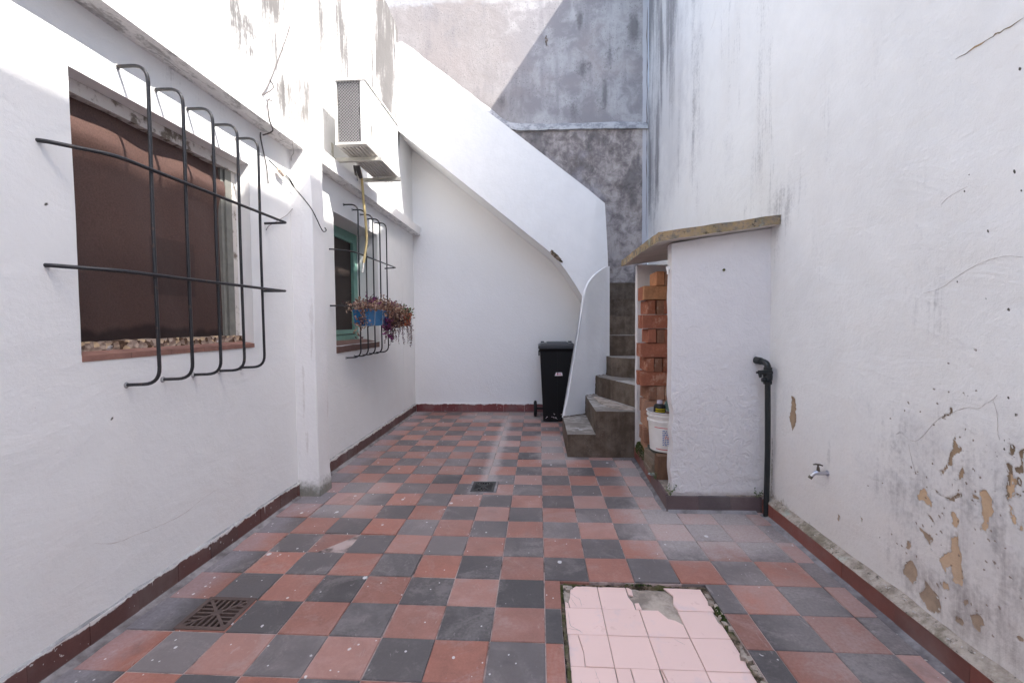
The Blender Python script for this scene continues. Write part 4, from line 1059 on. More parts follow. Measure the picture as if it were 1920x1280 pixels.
# hairline cracks in the near-left pink tiles
bm = bmesh.new()
for q, pts in enumerate([[(0.128,1.93),(0.150,1.90),(0.165,1.885),(0.170,1.835)], [(0.128,1.895),(0.140,1.86),(0.150,1.835)], [(0.112,1.80),(0.115,1.72),(0.135,1.70),(0.160,1.675)], [(0.105,1.70),(0.150,1.69)], [(0.13,1.45),(0.14,1.40),(0.16,1.36)], [(0.18,1.50),(0.19,1.44),(0.19,1.38)], [(0.49,1.66),(0.52,1.63)]]):
    crack_strip(bm, pts, lambda a, b, h: (a, b, -0.0142+0.0004*h), 0.0009, q)
finish('crack', bm, M['hairline'], bed)
# broken rubble border with moss
def rubble(x0, x1, y0, y1, res=0.012, amp=0.008, zb=-0.04, zt=-0.008):
    bm = lumpy_box(x0, x1, y0, y1, zb, zt, res, amp, None, x0*9, 35); return bm
for r in ((0.700, 0.7215, 0.95, 1.988), (0.0845, 0.0985, 0.95, 1.985), (0.100, 0.700, 1.984, 1.9915)):
    tag(finish('rubble', rubble(*r, zt=-0.012), M['rubble'], bed, 50), kind='stuff')
bm = bmesh.new()
for k in range(40):
    t = random.random(); x = random.uniform(0.698, 0.722); y = 1.05 + t*0.9; r = random.uniform(0.004, 0.010)
    obox(bm, (x, y, -0.010), Vector((r, random.uniform(-r, r)*0.6, 0)), Vector((random.uniform(-r, r)*0.5, r*1.2, 0)), Vector((random.uniform(-0.002, 0.002), 0, r*0.7)))
for k in range(14):
    x = random.uniform(0.086, 0.135); y = 1.985-random.random()*0.07; r = random.uniform(0.003, 0.008)
    obox(bm, (x, y, -0.018), Vector((r, random.uniform(-r, r)*0.6, 0)), Vector((random.uniform(-r, r)*0.5, r*1.2, 0)), Vector((0, 0, r*0.7)))
tag(finish('rubble', bm, M['bed'], bed), kind='stuff')

# ---- drain grates
def grate(name, r, mat, label, cement):
    x0, x1, y0, y1 = r; t = thing(name, ((x0+x1)/2, (y0+y1)/2, 0)); tag(t, label, 'drain grate', 'floor drain grates')
    hx, hy = (x1-x0)/2-0.002, (y1-y0)/2-0.002
    if cement:
        bm = bmesh.new(); b = 0.016
        for q in ((-hx, hx, -hy, -hy+b), (-hx, hx, hy-b, hy), (-hx, -hx+b, -hy+b, hy-b), (hx-b, hx, -hy+b, hy-b)): box(bm, *q, -0.03, 0.001)
        finish('cement_surround', bm, M['edge'], t); hx -= b; hy -= b
    f = 0.018; bm = bmesh.new(); zb = -0.010; zt = 0.0035
    for q in ((-hx, hx, -hy, -hy+f), (-hx, hx, hy-f, hy), (-hx, -hx+f, -hy+f, hy-f), (hx-f, hx, -hy+f, hy-f)): box(bm, *q, zb, zt)
    bevel(bm, 0.0015, 1); finish('frame', bm, mat, t)
    bm = bmesh.new(); ix, iy = hx-f, hy-f
    for s in (1, -1):
        d = Vector((ix, s*iy, 0)); n = Vector((-d.y, d.x, 0)).normalized()
        obox(bm, (0, 0, -0.0035), d*1.02, n*0.0055, (0, 0, 0.0062 if s > 0 else 0.0058))
    lathe(bm, [(0.0, -0.009), (0.019, -0.009), (0.019, 0.0031), (0.007, 0.0031), (0.005, -0.002), (0.0, -0.002)], n=14)
    nr = 7
    for k in range(nr):
        u = -1 + 2*(k+0.5)/nr*1.0
        u = -0.857 + k*(1.714/(nr-1))
        w = 0.0042
        for s in (1, -1):
            a = max(abs(u), 0.10)
            ya, yb = sorted((s*iy*a, s*(iy+0.002))); box(bm, u*ix-w, u*ix+w, ya, yb, zb, 0.0020)
            xa, xb = sorted((s*ix*a, s*(ix+0.002))); box(bm, xa, xb, u*iy-w, u*iy+w, zb, 0.0016)
    finish('bars', bm, mat, t)
    return t
grate('drain_grate', D_NEAR, M['rust'], 'rusty square floor drain grate near the left wall skirting, with paint splashes', False)
grate('drain_grate', D_FAR, M['cast'], 'dark square floor drain grate in a cement surround mid courtyard', True)

# ================================================================ staircase
stair = thing('staircase', (0.5, 4.4, 0)); tag(stair, 'concrete winder staircase with white parapets climbing beside the back wall', 'staircase')
def part(name, bm, mat, parent, smooth=40):
    o = finish(name, bm, mat, None, smooth); o.parent = parent; o.matrix_parent_inverse = Matrix.Translation(-parent.location); return o
def step(poly, z0, z1, seed):
    bm = bmesh.new(); prism(bm, poly, lambda a, b: (a, b, z0), lambda a, b: (a, b, z1))
    bevel(bm, 0.010, 3)
    bmesh.ops.subdivide_edges(bm, edges=[e for e in bm.edges if e.calc_length() > 0.06], cuts=3, use_grid_fill=True)
    for v in bm.verts:
        v.co += mnoise.noise_vector(v.co*11 + Vector((seed, 0, 0)))*0.0035*(v.co.z > 0.02)
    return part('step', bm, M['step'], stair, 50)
step([(0.239,3.87),(0.4785,3.87),(0.4785,4.86),(0.30,4.75),(0.239,4.68)], 0, 0.195, 1)
step([(0.480,3.87),(0.918,3.871),(0.832,4.098),(0.609,4.695),(0.58,4.98),(0.480,4.88)], 0, 0.393, 2)
step([(0.920,3.875),(1.36,3.875),(1.36,4.188),(0.943,4.570),(0.745,4.752),(0.70,5.02),(0.582,4.98),(0.611,4.696),(0.834,4.099)], 0, 0.588, 3)
step([(1.36,4.19),(1.36,4.95),(0.78,4.95),(0.702,5.02),(0.747,4.754),(0.944,4.572)], 0, 0.785, 4)
step([(0.70,4.952),(1.362,4.952),(1.362,5.22),(0.70,5.22)], 0, 1.003, 5)
step([(0.70,5.222),(1.362,5.222),(1.362,5.47),(0.70,5.47)], 0, 1.213, 6)
step([(0.70,5.472),(1.362,5.472),(1.362,5.70),(0.70,5.70)], 0, 1.418, 7)
step([(0.60,5.702),(1.362,5.702),(1.362,5.838),(0.60,5.838)], 0, 1.63, 8)
# upper flight: stepped top, raking soffit
bm = bmesh.new(); top = []; x = 0.72; z = 1.63
prof_top = [(0.698, 1.40)]
prof = [(0.698, 1.15), (0.698, 1.62)]
for i in range(10):
    xx = 0.698 - 0.235*i; prof += [(xx, 1.62+0.195*(i+1)), (xx-0.235, 1.62+0.195*(i+1))]
prof += [(-1.652, 3.42), (-1.594, 3.360), (0.154, 1.935), (0.304, 1.755), (0.42, 1.58), (0.512, 1.425)]
prism(bm, prof, lambda a, b: (a, 5.26, b), lambda a, b: (a, 5.842, b))
for f in bm.faces: f.normal_update()
part('upper_flight', bm, M['plain'], stair)
# parapet of the upper flight (with a canted end)
def pz(x, far):
    y = 5.20 + (0.102 if far else 0.0)
    if x > 0.655: y += (x-0.655)*0.55
    return y
PP = [(-1.606, 4.335), (-1.0, 3.865), (-0.4, 3.398), (0.2, 2.918), (0.56, 2.632), (0.648, 2.556), (0.665, 2.542), (0.752, 2.487), (0.772, 2.2), (0.790, 1.86), (0.796, 1.70), (0.78, 1.25), (0.60, 1.22), (0.512, 1.405), (0.42, 1.565), (0.304, 1.742), (0.154, 1.924), (-0.4, 2.378), (-1.0, 2.868), (-1.606, 3.362)]
bm = bmesh.new()
A = [bm.verts.new((a, pz(a, False), b)) for a, b in PP]; B = [bm.verts.new((a, pz(a, True), b)) for a, b in PP]
n = len(PP)
for V_ in (A, B):
    for i in range(n//2 - 0):
        j = n-1-i
        if j-1 <= i+1: 
            if j > i+1: bm.faces.new((V_[i], V_[i+1], V_[j]))
            break
        bm.faces.new((V_[i], V_[i+1], V_[j-1], V_[j]))
for i in range(n):
    bm.faces.new((A[i], A[(i+1) % n], B[(i+1) % n], B[i]))
bevel(bm, 0.012, 2, 50)
part('upper_parapet', bm, M['paint_dimmed'], stair, 25)
bm = bmesh.new()
for k in range(9):
    t = k/8; x = 0.150 + 0.115*t; z = 1.935 - 0.115*t
    r = 0.014*math.sin(math.pi*min(1, 0.2+t*0.75))+0.004
    obox(bm, (x + random.uniform(-0.004, 0.004), 5.199, z + 0.008 + random.uniform(-0.004, 0.006)), Vector((0.012, 0, -0.008)), Vector((0, 0.006, 0)), Vector((r*0.7, 0, r)))
part('broken_edge', bm, M['rubble'], stair)
# lower curved parapet standing on the first steps
A0, B0 = Vector((0.245, 4.575, 0)), Vector((0.758, 4.94, 0)); dv = B0-A0; L = dv.length; du = dv/L; dn = Vector((-du.y, du.x, 0))
def lp(px, z): return ((px-0.245)/(0.758-0.245)*L, z)
arc = [lp(0.247, 0.190), lp(0.30, 0.41), lp(0.36, 0.72), lp(0.415, 1.03), lp(0.463, 1.385), lp(0.475, 1.45), lp(0.492, 1.50), lp(0.517, 1.553), lp(0.55, 1.60), lp(0.59, 1.642), lp(0.63, 1.675), lp(0.68, 1.71), lp(0.72, 1.732), lp(0.758, 1.742)]
low = [lp(0.758, 0.77), lp(0.735, 0.77), lp(0.722, 0.575), lp(0.60, 0.575), lp(0.592, 0.38), lp(0.488, 0.38), lp(0.482, 0.188)]
poly = arc + low
bm = bmesh.new()
f0 = lambda a, b: A0 + du*a + Vector((0, 0, b))
f1 = lambda a, b: A0 + du*a + dn*0.030 + Vector((0, 0, b))
prism(bm, poly, f0, f1)
bmesh.ops.triangulate(bm, faces=[f for f in bm.faces if len(f.verts) > 4])
bevel(bm, 0.005, 2, 40)
part('lower_parapet', bm, M['paint_dimmed'], stair, 30)
# mortar beading where the parapet meets the steps
bm = bmesh.new()
for (a, b) in zip(low[1:], low[2:]+[arc[0]]):
    n = max(3, int((Vector(a)-Vector(b)).length/0.015))
    pts = [f0(a[0]+(b[0]-a[0])*k/n, a[1]+(b[1]-a[1])*k/n + 0.008) - dn*0.001 + mnoise.noise_vector(Vector((k*1.3, a[0]*7, b[1]*5)))*0.006 for k in range(n+1)]
    tube(bm, pts, [0.006+0.004*random.random() for _ in pts], 6)
part('mortar_bead', bm, M['step'], stair, 60)
# loose sheet of paint on the second step
bm = bmesh.new(); sp = [(0.56, 4.30), (0.60, 4.12), (0.68, 3.98), (0.80, 3.93), (0.83, 4.02), (0.76, 4.12), (0.70, 4.30), (0.63, 4.52), (0.55, 4.62)]
prism(bm, sp, lambda a, b: (a, b, 0.386), lambda a, b: (a, b, 0.399 + 0.003*math.sin(a*40+b*17)))
part('skim_patch', bm, M['bed'], stair)

# ================================================================ storage hut
hut = thing('storage_hut', (1.05, 2.85, 0)); tag(hut, 'low white masonry hut with mossy concrete slab roof, open at its left side', 'hut')
def hpart(name, bm, mat, smooth=40): return part(name, bm, mat, hut, smooth)
def chip(p, q):
    if p.x < 0.82:
        n = mnoise.noise(Vector((0, p.y*9, p.z*9)))
        d = 0.018*math.exp(-((p.z-0.58)/0.07)**2) + 0.012*math.exp(-((p.z-0.40)/0.05)**2) + 0.010*math.exp(-((p.z-0.16)/0.05)**2)
        q = q + Vector((d + 0.003*n, 0.004*n, 0))
    return q
bm = lumpy_box(0.795, 1.385, 2.79, 2.875, 0.0, 1.612, 0.03, 0.0042, chip, 5, 5)
for v in bm.verts:
    if v.co.z > 1.5: v.co.z += max(0, (v.co.x-0.79))*0.135*(v.co.z-1.5)/0.11
bevel(bm, 0.008, 2, 55)
def hut_mat():
    k = K('lumpy_white_plaster'); n = k.noise(5, 6, 0.62); n2 = k.noise(22, 5, 0.65, dist=0.6); n3 = k.noise(110, 4); x, y, z = k.xyz()
    col = k.hsv((0.70, 0.675, 0.67), val=1+(n-0.5)*0.12+(n2-0.5)*0.06)
    grime = k.step(z + (n2-0.5)*0.05, 0.125, 0.10); col = k.mix(grime*0.5, col, (0.36, 0.30, 0.27))
    ch = k.step(k.noise(8, 3), 0.70, 0.72)*k.step(z, 0.5, 0.2); col = k.mix(ch*0.8, col, (0.24, 0.18, 0.13))
    low_ = k.step(z, 0.95, 0.45)
    return k.done(col, 0.88, k.bump(n2*(0.6+low_*1.4)+n*0.8+n3*0.15, 0.55, 0.02), 0.2)
M['hut'] = hut_mat()
hpart('front_wall', bm, M['hut'], 60)
bm = lumpy_box(0.805, 1.385, 3.785, 3.866, 0.0, 1.61, 0.04, 0.003, None, 6, 5)
hpart('rear_wall', bm, M['hut'], 60)
# floor kerb of the hut
bm = bmesh.new(); prism(bm, [(0.784, 2.79), (1.38, 2.79), (1.38, 3.868), (0.812, 3.868)], lambda a, b: (a, b, 0.0), lambda a, b: (a, b, 0.098))
hpart('kerb', bm, M['bed'])
for a, b in ((0.769, 0.958), (0.960, 1.142), (1.144, 1.328)):
    bm = bmesh.new(); box(bm, a, b, 2.770, 2.789, -0.004, 0.092+random.uniform(-0.002, 0.002)); bevel(bm, 0.006, 2)
    hpart('skirting_tile', bm, M['skirt_hut'])
for k in range(5):
    a, b = 2.792+0.215*k, 2.792+0.215*(k+1)-0.002
    xa, xb = 0.768+0.03*(a-2.77), 0.768+0.03*(b-2.77)
    bm = bmesh.new(); prism(bm, [(xa, a), (xa+0.016, a), (xb+0.016, b), (xb, b)], lambda p, q: (p, q, -0.004), lambda p, q: (p, q, 0.094+0.002*math.sin(k*3)))
    bevel(bm, 0.005, 2); hpart('skirting_tile', bm, M['skirt_hut'] if k < 2 else M['skirt_right'])
bm = lumpy_box(0.690, 1.372, 2.690, 3.86, 0.0, 0.052, 0.03, 0.0045, None, 12, 8)
for v in bm.verts:
    v.co.z += 1.612 + (v.co.x-0.70)*0.125
    if v.co.y > 3.45 and v.co.x < 0.75: v.co.z -= 0.004
bevel(bm, 0.004, 1, 55)
roof = hpart('roof_slab', bm, [M['slab'], M['soffit']], 60)
for p in roof.data.polygons:
    if p.normal.z < -0.8: p.material_index = 1
# latch nub on the front wall end
bm = bmesh.new(); box(bm, 0.776, 0.796, 2.815, 2.84, 1.462, 1.482); box(bm, 0.778, 0.785, 2.82, 2.832, 1.435, 1.462); bevel(bm, 0.002, 1)
hpart('latch', bm, M['plain'])
bm = bmesh.new(); lathe(bm, [(0.0, -0.004), (0.008, -0.004), (0.006, 0.006), (0.0, 0.004)], (1.097, 2.785, 1.452), 10, axis='y'); hpart('wall_plug', bm, M['rubble'])

# ---- bricks in the hut
ORD = ['top', 'second', 'third', 'fourth', 'fifth', 'sixth', 'seventh', 'eighth', 'ninth', 'tenth', 'eleventh', 'twelfth', 'thirteenth']
PLACE = ['first', 'second', 'third', 'fourth']
def brick_mesh(seed):
    bm = lumpy_box(-0.1125, 0.1125, -0.0275, 0.0275, -0.0495, 0.0495, 0.0275, 0.0022, None, seed, 14)
    bevel(bm, 0.004, 2, 50); o = finish('brick', bm, M['brick'], None, 50); me = o.data; bpy.data.objects.remove(o); return me
BM = [brick_mesh(i*3.1) for i in range(4)]
BMv = {}
def brick(loc, rot, kind, label, i):
    me = BM[i % 4]
    if kind != 'brick':
        key = (kind, i % 4)
        if key not in BMv:
            m2 = me.copy(); m2.materials.clear(); m2.materials.append(M[kind]); BMv[key] = m2
        me = BMv[key]
    o = bpy.data.objects.new('brick', me); o.location = loc; o.rotation_euler = rot; link(o)
    return tag(o, label, 'brick', 'bricks stacked in the hut')
PITCH = 0.1055
rows = [('h', 0.86, 2), ('s', 0.770, 4), ('h', 0.796, 3), ('s', 0.765, 3), ('h', 0.80, 3), ('s', 0.753, 3), ('h', 0.790, 3), ('s', 0.747, 3), ('h', 0.800, 3), ('s', 0.775, 3), ('h', 0.795, 3), ('s', 0.775, 3), ('h', 0.800, 3)]
cnt = 0
for ri, (kd, xl, nb) in enumerate(rows):
    zc = 1.415 + PITCH/2 - PITCH*ri - 0.002
    for q in range(nb):
        cnt += 1; jr = lambda s: random.gauss(0, s)
        col = 'brick_tan' if ri in (0, 1) and q == 0 else ('brick_dull' if (ri >= 8 or (kd == 'h' and q == 1 and random.random() < 0.7)) else 'brick')
        cname = {'brick': 'orange', 'brick_tan': 'pale tan', 'brick_dull': 'dull brown'}[col]
        if kd == 'h':
            loc = (xl + 0.030 + q*0.0595 + jr(0.002), 3.40+0.1125 + jr(0.006), zc); rot = (jr(0.008), jr(0.012), math.pi/2 + jr(0.03) + (0.05 if ri == 8 else 0))
            lab = f'{cname} brick end-on, {PLACE[q]} from the left in the {ORD[ri]} course down'
        else:
            loc = (xl + 0.1125 + jr(0.004), 3.40+0.028 + q*0.058 + jr(0.001), zc); rot = (jr(0.01), jr(0.006), jr(0.015) + (0.04*q if ri == 9 else 0))
            lab = f'{cname} brick lying lengthwise, {PLACE[q]} from the front in the {ORD[ri]} course down'
        brick(loc, rot, col, lab, cnt)
# brick stood on end and flat slabs under the bucket
o = brick((0.825, 3.085, 0.098+0.0795), (0, 0, 0), 'brick_old', 'worn brown brick stood upright on the hut kerb in front of the bucket', 2)
o.scale = (0.36, 1.5, 1.58); o['group'] = ''; del o['group']
def slab_thing(loc, sx, sy, sz, rot, mat, label):
    bm = lumpy_box(-sx, sx, -sy, sy, -sz, sz, max(sz*1.2, 0.03), 0.002, None, loc[2]*50, 14); bevel(bm, 0.003, 1, 50)
    o = finish('slab', bm, mat, None, 50); o.location = loc; o.rotation_euler = rot
    return tag(o, label, 'tile', 'old tiles stacked under the bucket')
zz = 0.098
for i, (t, lab) in enumerate(((0.036, 'bottom buff tile of the stack under the white bucket'), (0.036, 'second buff tile up in the stack under the white bucket'), (0.034, 'third buff tile up in the stack under the white bucket'), (0.030, 'fourth buff tile up, just below the dark one under the bucket'))):
    slab_thing((0.875 + 0.006*i, 3.255 - 0.004*i, zz+t/2), 0.115, 0.115, t/2-0.0008, (0, 0, 0.06*(i-1)), M['slab_tile'], lab); zz += t
slab_thing((0.90, 3.235, zz+0.013), 0.105, 0.105, 0.0125, (0, 0, 0.1), M['dark_tile'], 'dark green tile topmost in the stack right under the bucket')
zz += 0.027
bm = bmesh.new(); prism(bm, [(-0.06, -0.012), (0.05, -0.018), (0.07, 0.0), (0.0, 0.018), (-0.05, 0.012)], lambda a, b: (a, b, 0.0), lambda a, b: (a, b, 0.010)); bevel(bm, 0.002, 1)
o = finish('tile_shard', bm, M['shard']); o.location = (0.80, 3.12, 0.099); o.rotation_euler = (0, 0.05, -0.5); tag(o, 'thin grey tile shard lying on the hut kerb', 'shard')

# ---- bucket
bk = thing('bucket', (0.892, 3.205, zz+0.001)); tag(bk, 'white plastic bucket with blue and red printing in the hut', 'bucket')
bm = bmesh.new()
h = 0.272
lathe(bm, [(0.0, 0.0), (0.112, 0.0), (0.118, 0.004), (0.130, h-0.075), (0.137, h-0.073), (0.138, h-0.060), (0.131, h-0.057), (0.132, h-0.036), (0.140, h-0.034), (0.141, h-0.022), (0.134, h-0.020), (0.136, h-0.006), (0.144, h-0.004), (0.145, h), (0.138, h+0.001), (0.133, h-0.012), (0.128, h-0.05), (0.0, h-0.05)], n=48)
part_ = finish('body', bm, M['bucket'], bk, 35)
def band(z0, z1, a0, a1, mat, name, off=0.0008):
    bm = bmesh.new(); n = max(2, int((a1-a0)/0.06)); pr = None
    for i in range(n+1):
        a = a0+(a1-a0)*i/n; ring = []
        for z in (z0, z1):
            r = 0.118 + (0.012)*(z-0.004)/(h-0.079) + off; ring.append(bm.verts.new((r*math.cos(a), r*math.sin(a), z)))
        if pr: bm.faces.new((pr[0], ring[0], ring[1], pr[1]))
        pr = ring
    return finish(name, bm, mat, bk)
band(0.168, 0.173, -2.55, -0.9, M['red_print'], 'printed_band'); band(0.020, 0.025, -2.5, -0.9, M['red_print'], 'printed_band')
for i in range(9):
    z = 0.148 - i*0.012; x = -2.10
    while x < -1.0:
        l = random.uniform(0.05, 0.16); band(z, z+0.0065, x, x+l, M['blue_print'] if i not in (3, 4) or random.random() < 0.7 else M['red_print'], 'printed_line', 0.001); x += l+0.035
bm = bmesh.new(); lathe(bm, [(0.0, h-0.048), (0.127, h-0.048), (0.127, h-0.03), (0.09, h-0.022), (0.03, h-0.02), (0.0, h-0.02)], n=20)
for v in bm.verts: v.co.z += 0.012*mnoise.noise(v.co*30)
o = finish('dried_mortar', bm, M['contents'], bk, 60)
# bottle standing in the bucket
bt = thing('bottle', (0.845, 3.235, zz+h-0.025)); tag(bt, 'black bottle with yellow lettering and pale cap in the bucket', 'bottle')
bm = bmesh.new(); lathe(bm, [(0.0, -0.03), (0.040, -0.03), (0.042, 0.0), (0.042, 0.045), (0.036, 0.058), (0.020, 0.064), (0.018, 0.070), (0.0, 0.070)], n=24); finish('body', bm, M['black_label'], bt, 40)
bm = bmesh.new(); lathe(bm, [(0.0, 0.066), (0.019, 0.066), (0.019, 0.088), (0.016, 0.090), (0.0, 0.090)], n=18); finish('cap', bm, M['cap'], bt, 40)
for zrow, hh in ((0.028, 0.010), (0.013, 0.009)):
    a = -2.5
    while a < -0.9:
        l = random.uniform(0.10, 0.16); bm = bmesh.new(); pr = None
        for i in range(4):
            aa = a + l*i/3; ring = [bm.verts.new((0.0428*math.cos(aa), 0.0428*math.sin(aa), zrow + (0.0015 if i == 1 else 0))), bm.verts.new((0.0428*math.cos(aa), 0.0428*math.sin(aa), zrow+hh - (0.002 if i == 2 else 0)))]
            if pr: bm.faces.new((pr[0], ring[0], ring[1], pr[1]))
            pr = ring
        finish('letter', bm, M['yellow_print'], bt); a += l+0.05
# upturned bowl leaning in the bucket
bm = bmesh.new(); lathe(bm, [(0.002, 0.0), (0.030, 0.004), (0.050, 0.022), (0.055, 0.045), (0.052, 0.045), (0.046, 0.024), (0.028, 0.008), (0.002, 0.005)], n=20)
o = finish('bowl', bm, M['green_bowl'], None, 40); o.location = (0.945, 3.235, zz+h+0.015); o.rotation_euler = (0.5, -0.9, 0.3); tag(o, 'grey green plastic bowl leaning in the bucket beside the bottle', 'bowl')

# ================================================================ pipe and taps on the right
pp = thing('water_pipe', (1.325, 2.712, 0)); tag(pp, 'black upright water pipe with elbow and stop valve beside the hut', 'pipe')
def ppart(n, bm, m, s=40): return finish(n, bm, m, pp, s)
bm = bmesh.new(); tube(bm, [(0, 0, 0.0), (0.004, 0, 0.40), (-0.002, 0, 0.80)], 0.0155, 14); ppart('pipe', bm, M['pipe'])
bm = bmesh.new(); tube(bm, bend([(-0.002, 0, 0.80), (-0.002, 0, 0.905), (-0.030, 0.06, 0.915)], 0.032, 6), 0.0175, 14)
for z in (0.792, 0.870): lathe(bm, [(0.0, -0.010), (0.0225, -0.010), (0.0225, 0.010), (0.0, 0.010)], (-0.002, 0, z), 12)
tube(bm, [(-0.022, 0.040, 0.912), (-0.038, 0.074, 0.917)], 0.021, 12); ppart('elbow', bm, M['pipe'])
bm = bmesh.new(); lathe(bm, [(0.0, -0.022), (0.024, -0.022), (0.026, 0.0), (0.024, 0.022), (0.0, 0.022)], (-0.002, 0, 0.828), 12)
tube(bm, [(0.018, -0.004, 0.850), (-0.045, -0.012, 0.850)], 0.013, 10); tube(bm, [(-0.040, -0.012, 0.850), (-0.072, -0.014, 0.852)], 0.007, 8)
obox(bm, (-0.030, -0.014, 0.858), (0.030, 0, 0.002), (0, 0.010, 0), (0, 0, 0.007)); obox(bm, (-0.052, -0.014, 0.838), (0.006, 0, 0.003), (0, 0.007, 0), (-0.004, 0, 0.014))
tube(bm, [(0, -0.006, 0.812), (-0.026, -0.016, 0.810)], 0.015, 10); lathe(bm, [(0.0, -0.012), (0.012, -0.010), (0.014, 0.0), (0.010, 0.010), (0.0, 0.012)], (-0.034, -0.018, 0.810), 10, axis='x')
ppart('stop_valve', bm, M['pipe'])

tp = thing('garden_tap', (XR+0.002, 2.225, 0.422)); tp.scale = (0.72, 0.72, 0.72); tag(tp, 'worn chrome tap sticking out of the peeling wall', 'tap')
bm = bmesh.new(); tube(bm, bend([(0.008, 0, 0), (-0.05, 0.004, 0.0), (-0.085, 0.006, 0.004), (-0.118, 0.008, -0.028)], 0.03, 5), [0.013]*4+[0.012]*16, 12) if False else None
pts = bend([(0.008, 0, 0), (-0.045, 0.002, 0.0), (-0.082, 0.006, 0.004), (-0.108, 0.010, -0.030)], 0.028, 5)
tube(bm, pts, [0.012 + 0.004*math.exp(-((i/len(pts)-0.5)/0.2)**2) for i in range(len(pts))], 12)
lathe(bm, [(0.0, -0.006), (0.021, -0.006), (0.019, 0.004), (0.0, 0.004)], (0.0, 0, 0), 14, axis='x'); finish('spout', bm, M['chrome'], tp, 50)
bm = bmesh.new(); tube(bm, [(-0.103, 0.0095, -0.022), (-0.113, 0.0105, -0.038)], 0.0135, 12); finish('nozzle', bm, M['brass'], tp, 50)
bm = bmesh.new(); tube(bm, [(-0.062, 0.004, 0.008), (-0.064, 0.004, 0.040)], [0.012, 0.008], 10); finish('stem', bm, M['brass'], tp, 50)
bm = bmesh.new(); tube(bm, [(-0.064, 0.004, 0.038), (-0.065, 0.004, 0.056)], 0.0055, 8); tube(bm, [(-0.088, 0.018, 0.053), (-0.075, 0.010, 0.058), (-0.055, -0.002, 0.058), (-0.042, -0.010, 0.053)], [0.004, 0.006, 0.006, 0.004], 8); finish('handle', bm, M['brass'], tp, 50)

# ================================================================ wheelie bin
bn = thing('wheelie_bin', (0.215, 5.47, 0)); tag(bn, 'black wheelie bin with a pale sticker under the stair flight', 'bin')
def taper(bm, w0, d0, w1, d1, z0, z1, mi=0, yo0=0, yo1=0):
    v = [bm.verts.new(p) for p in ((-w0,-d0+yo0,z0),(w0,-d0+yo0,z0),(w0,d0+yo0,z0),(-w0,d0+yo0,z0),(-w1,-d1+yo1,z1),(w1,-d1+yo1,z1),(w1,d1+yo1,z1),(-w1,d1+yo1,z1))]
    for q in ((0,3,2,1),(4,5,6,7),(0,1,5,4),(1,2,6,5),(2,3,7,6),(3,0,4,7)): bm.faces.new([v[i] for i in q]).material_index = mi
bm = bmesh.new(); taper(bm, 0.168, 0.185, 0.205, 0.245, 0.012, 0.845, 0, -0.035, 0.0); bevel(bm, 0.028, 4); body = finish('body', bm, M['bin'], bn, 40)
bm = bmesh.new(); taper(bm, 0.206, 0.250, 0.216, 0.262, 0.815, 0.85); bevel(bm, 0.010, 2); finish('rim', bm, M['bin'], bn, 40)
bm = bmesh.new(); taper(bm, 0.222, 0.272, 0.222, 0.272, 0.852, 0.880); taper(bm, 0.215, 0.262, 0.180, 0.215, 0.881, 0.905); taper(bm, 0.125, 0.150, 0.118, 0.142, 0.9055, 0.918); bevel(bm, 0.007, 2)
lid = finish('lid', bm, M['bin_lid'], bn, 40)
bm = bmesh.new()
for s in (-1, 1): box(bm, s*0.17-0.02, s*0.17+0.02, 0.20, 0.285, 0.875, 0.915)
tube(bm, [(-0.20, 0.29, 0.87), (0.20, 0.29, 0.87)], 0.013, 10); bevel(bm, 0.004, 1); finish('handle', bm, M['bin_lid'], lid, 40)
bm = bmesh.new(); box(bm, -0.221, -0.206, -0.235, -0.215, 0.77, 0.83); bevel(bm, 0.004, 1); finish('hook', bm, M['bin'], bn)
bm = bmesh.new(); taper(bm, 0.004, 0.004, 0.004, 0.004, 0.05, 0.83, 0, -0.222, -0.248); finish('seam', bm, M['bin'], bn)
for s in (-1, 1):
    bm = bmesh.new(); lathe(bm, [(0.0, -0.020), (0.080, -0.020), (0.095, -0.012), (0.097, 0.0), (0.095, 0.012), (0.080, 0.020), (0.0, 0.020)], (s*0.262, 0.095, 0.097), 28, axis='x')
    wh = finish('wheel', bm, M['rubber'], bn, 40)
    bm = bmesh.new(); tube(bm, [(s*0.165, 0.095, 0.097), (s*0.245, 0.095, 0.097)], 0.012, 10); finish('axle', bm, M['bin'], wh)
bm = bmesh.new(); prism(bm, [(-0.046, -0.018), (0.044, -0.016), (0.036, 0.020), (-0.032, 0.020)], lambda a, b: (a+0.012, -0.2425+0.03*b*0 - 0.0, b+0.555), lambda a, b: (a+0.012, -0.2360, b+0.555))
st = finish('sticker', bm, M['sticker'], bn)
bm = bmesh.new()
for i in range(4): obox(bm, (0.012-0.021+i*0.013, -0.2432, 0.556), (0.004, 0, 0), (0, 0.0006, 0), (0.001, 0, 0.006 if i % 2 else 0.005))
finish('red_lettering', bm, M['red_print'], st)
bm = bmesh.new()
for k in range(26):
    a = random.uniform(-0.15, 0.16); z = abs(random.gauss(0, 0.05))+0.03; r = random.uniform(0.002, 0.006)
    y = -0.035-0.185-0.025*((z-0.012)/0.833)-0.0005
    if a > 0.14: continue
    obox(bm, (a, y, z), (r, 0, r*0.2), (0, 0.0008, 0), (0, 0, r*0.7))
tag(finish('paint_fleck', bm, M['sticker'], bn), kind='stuff')

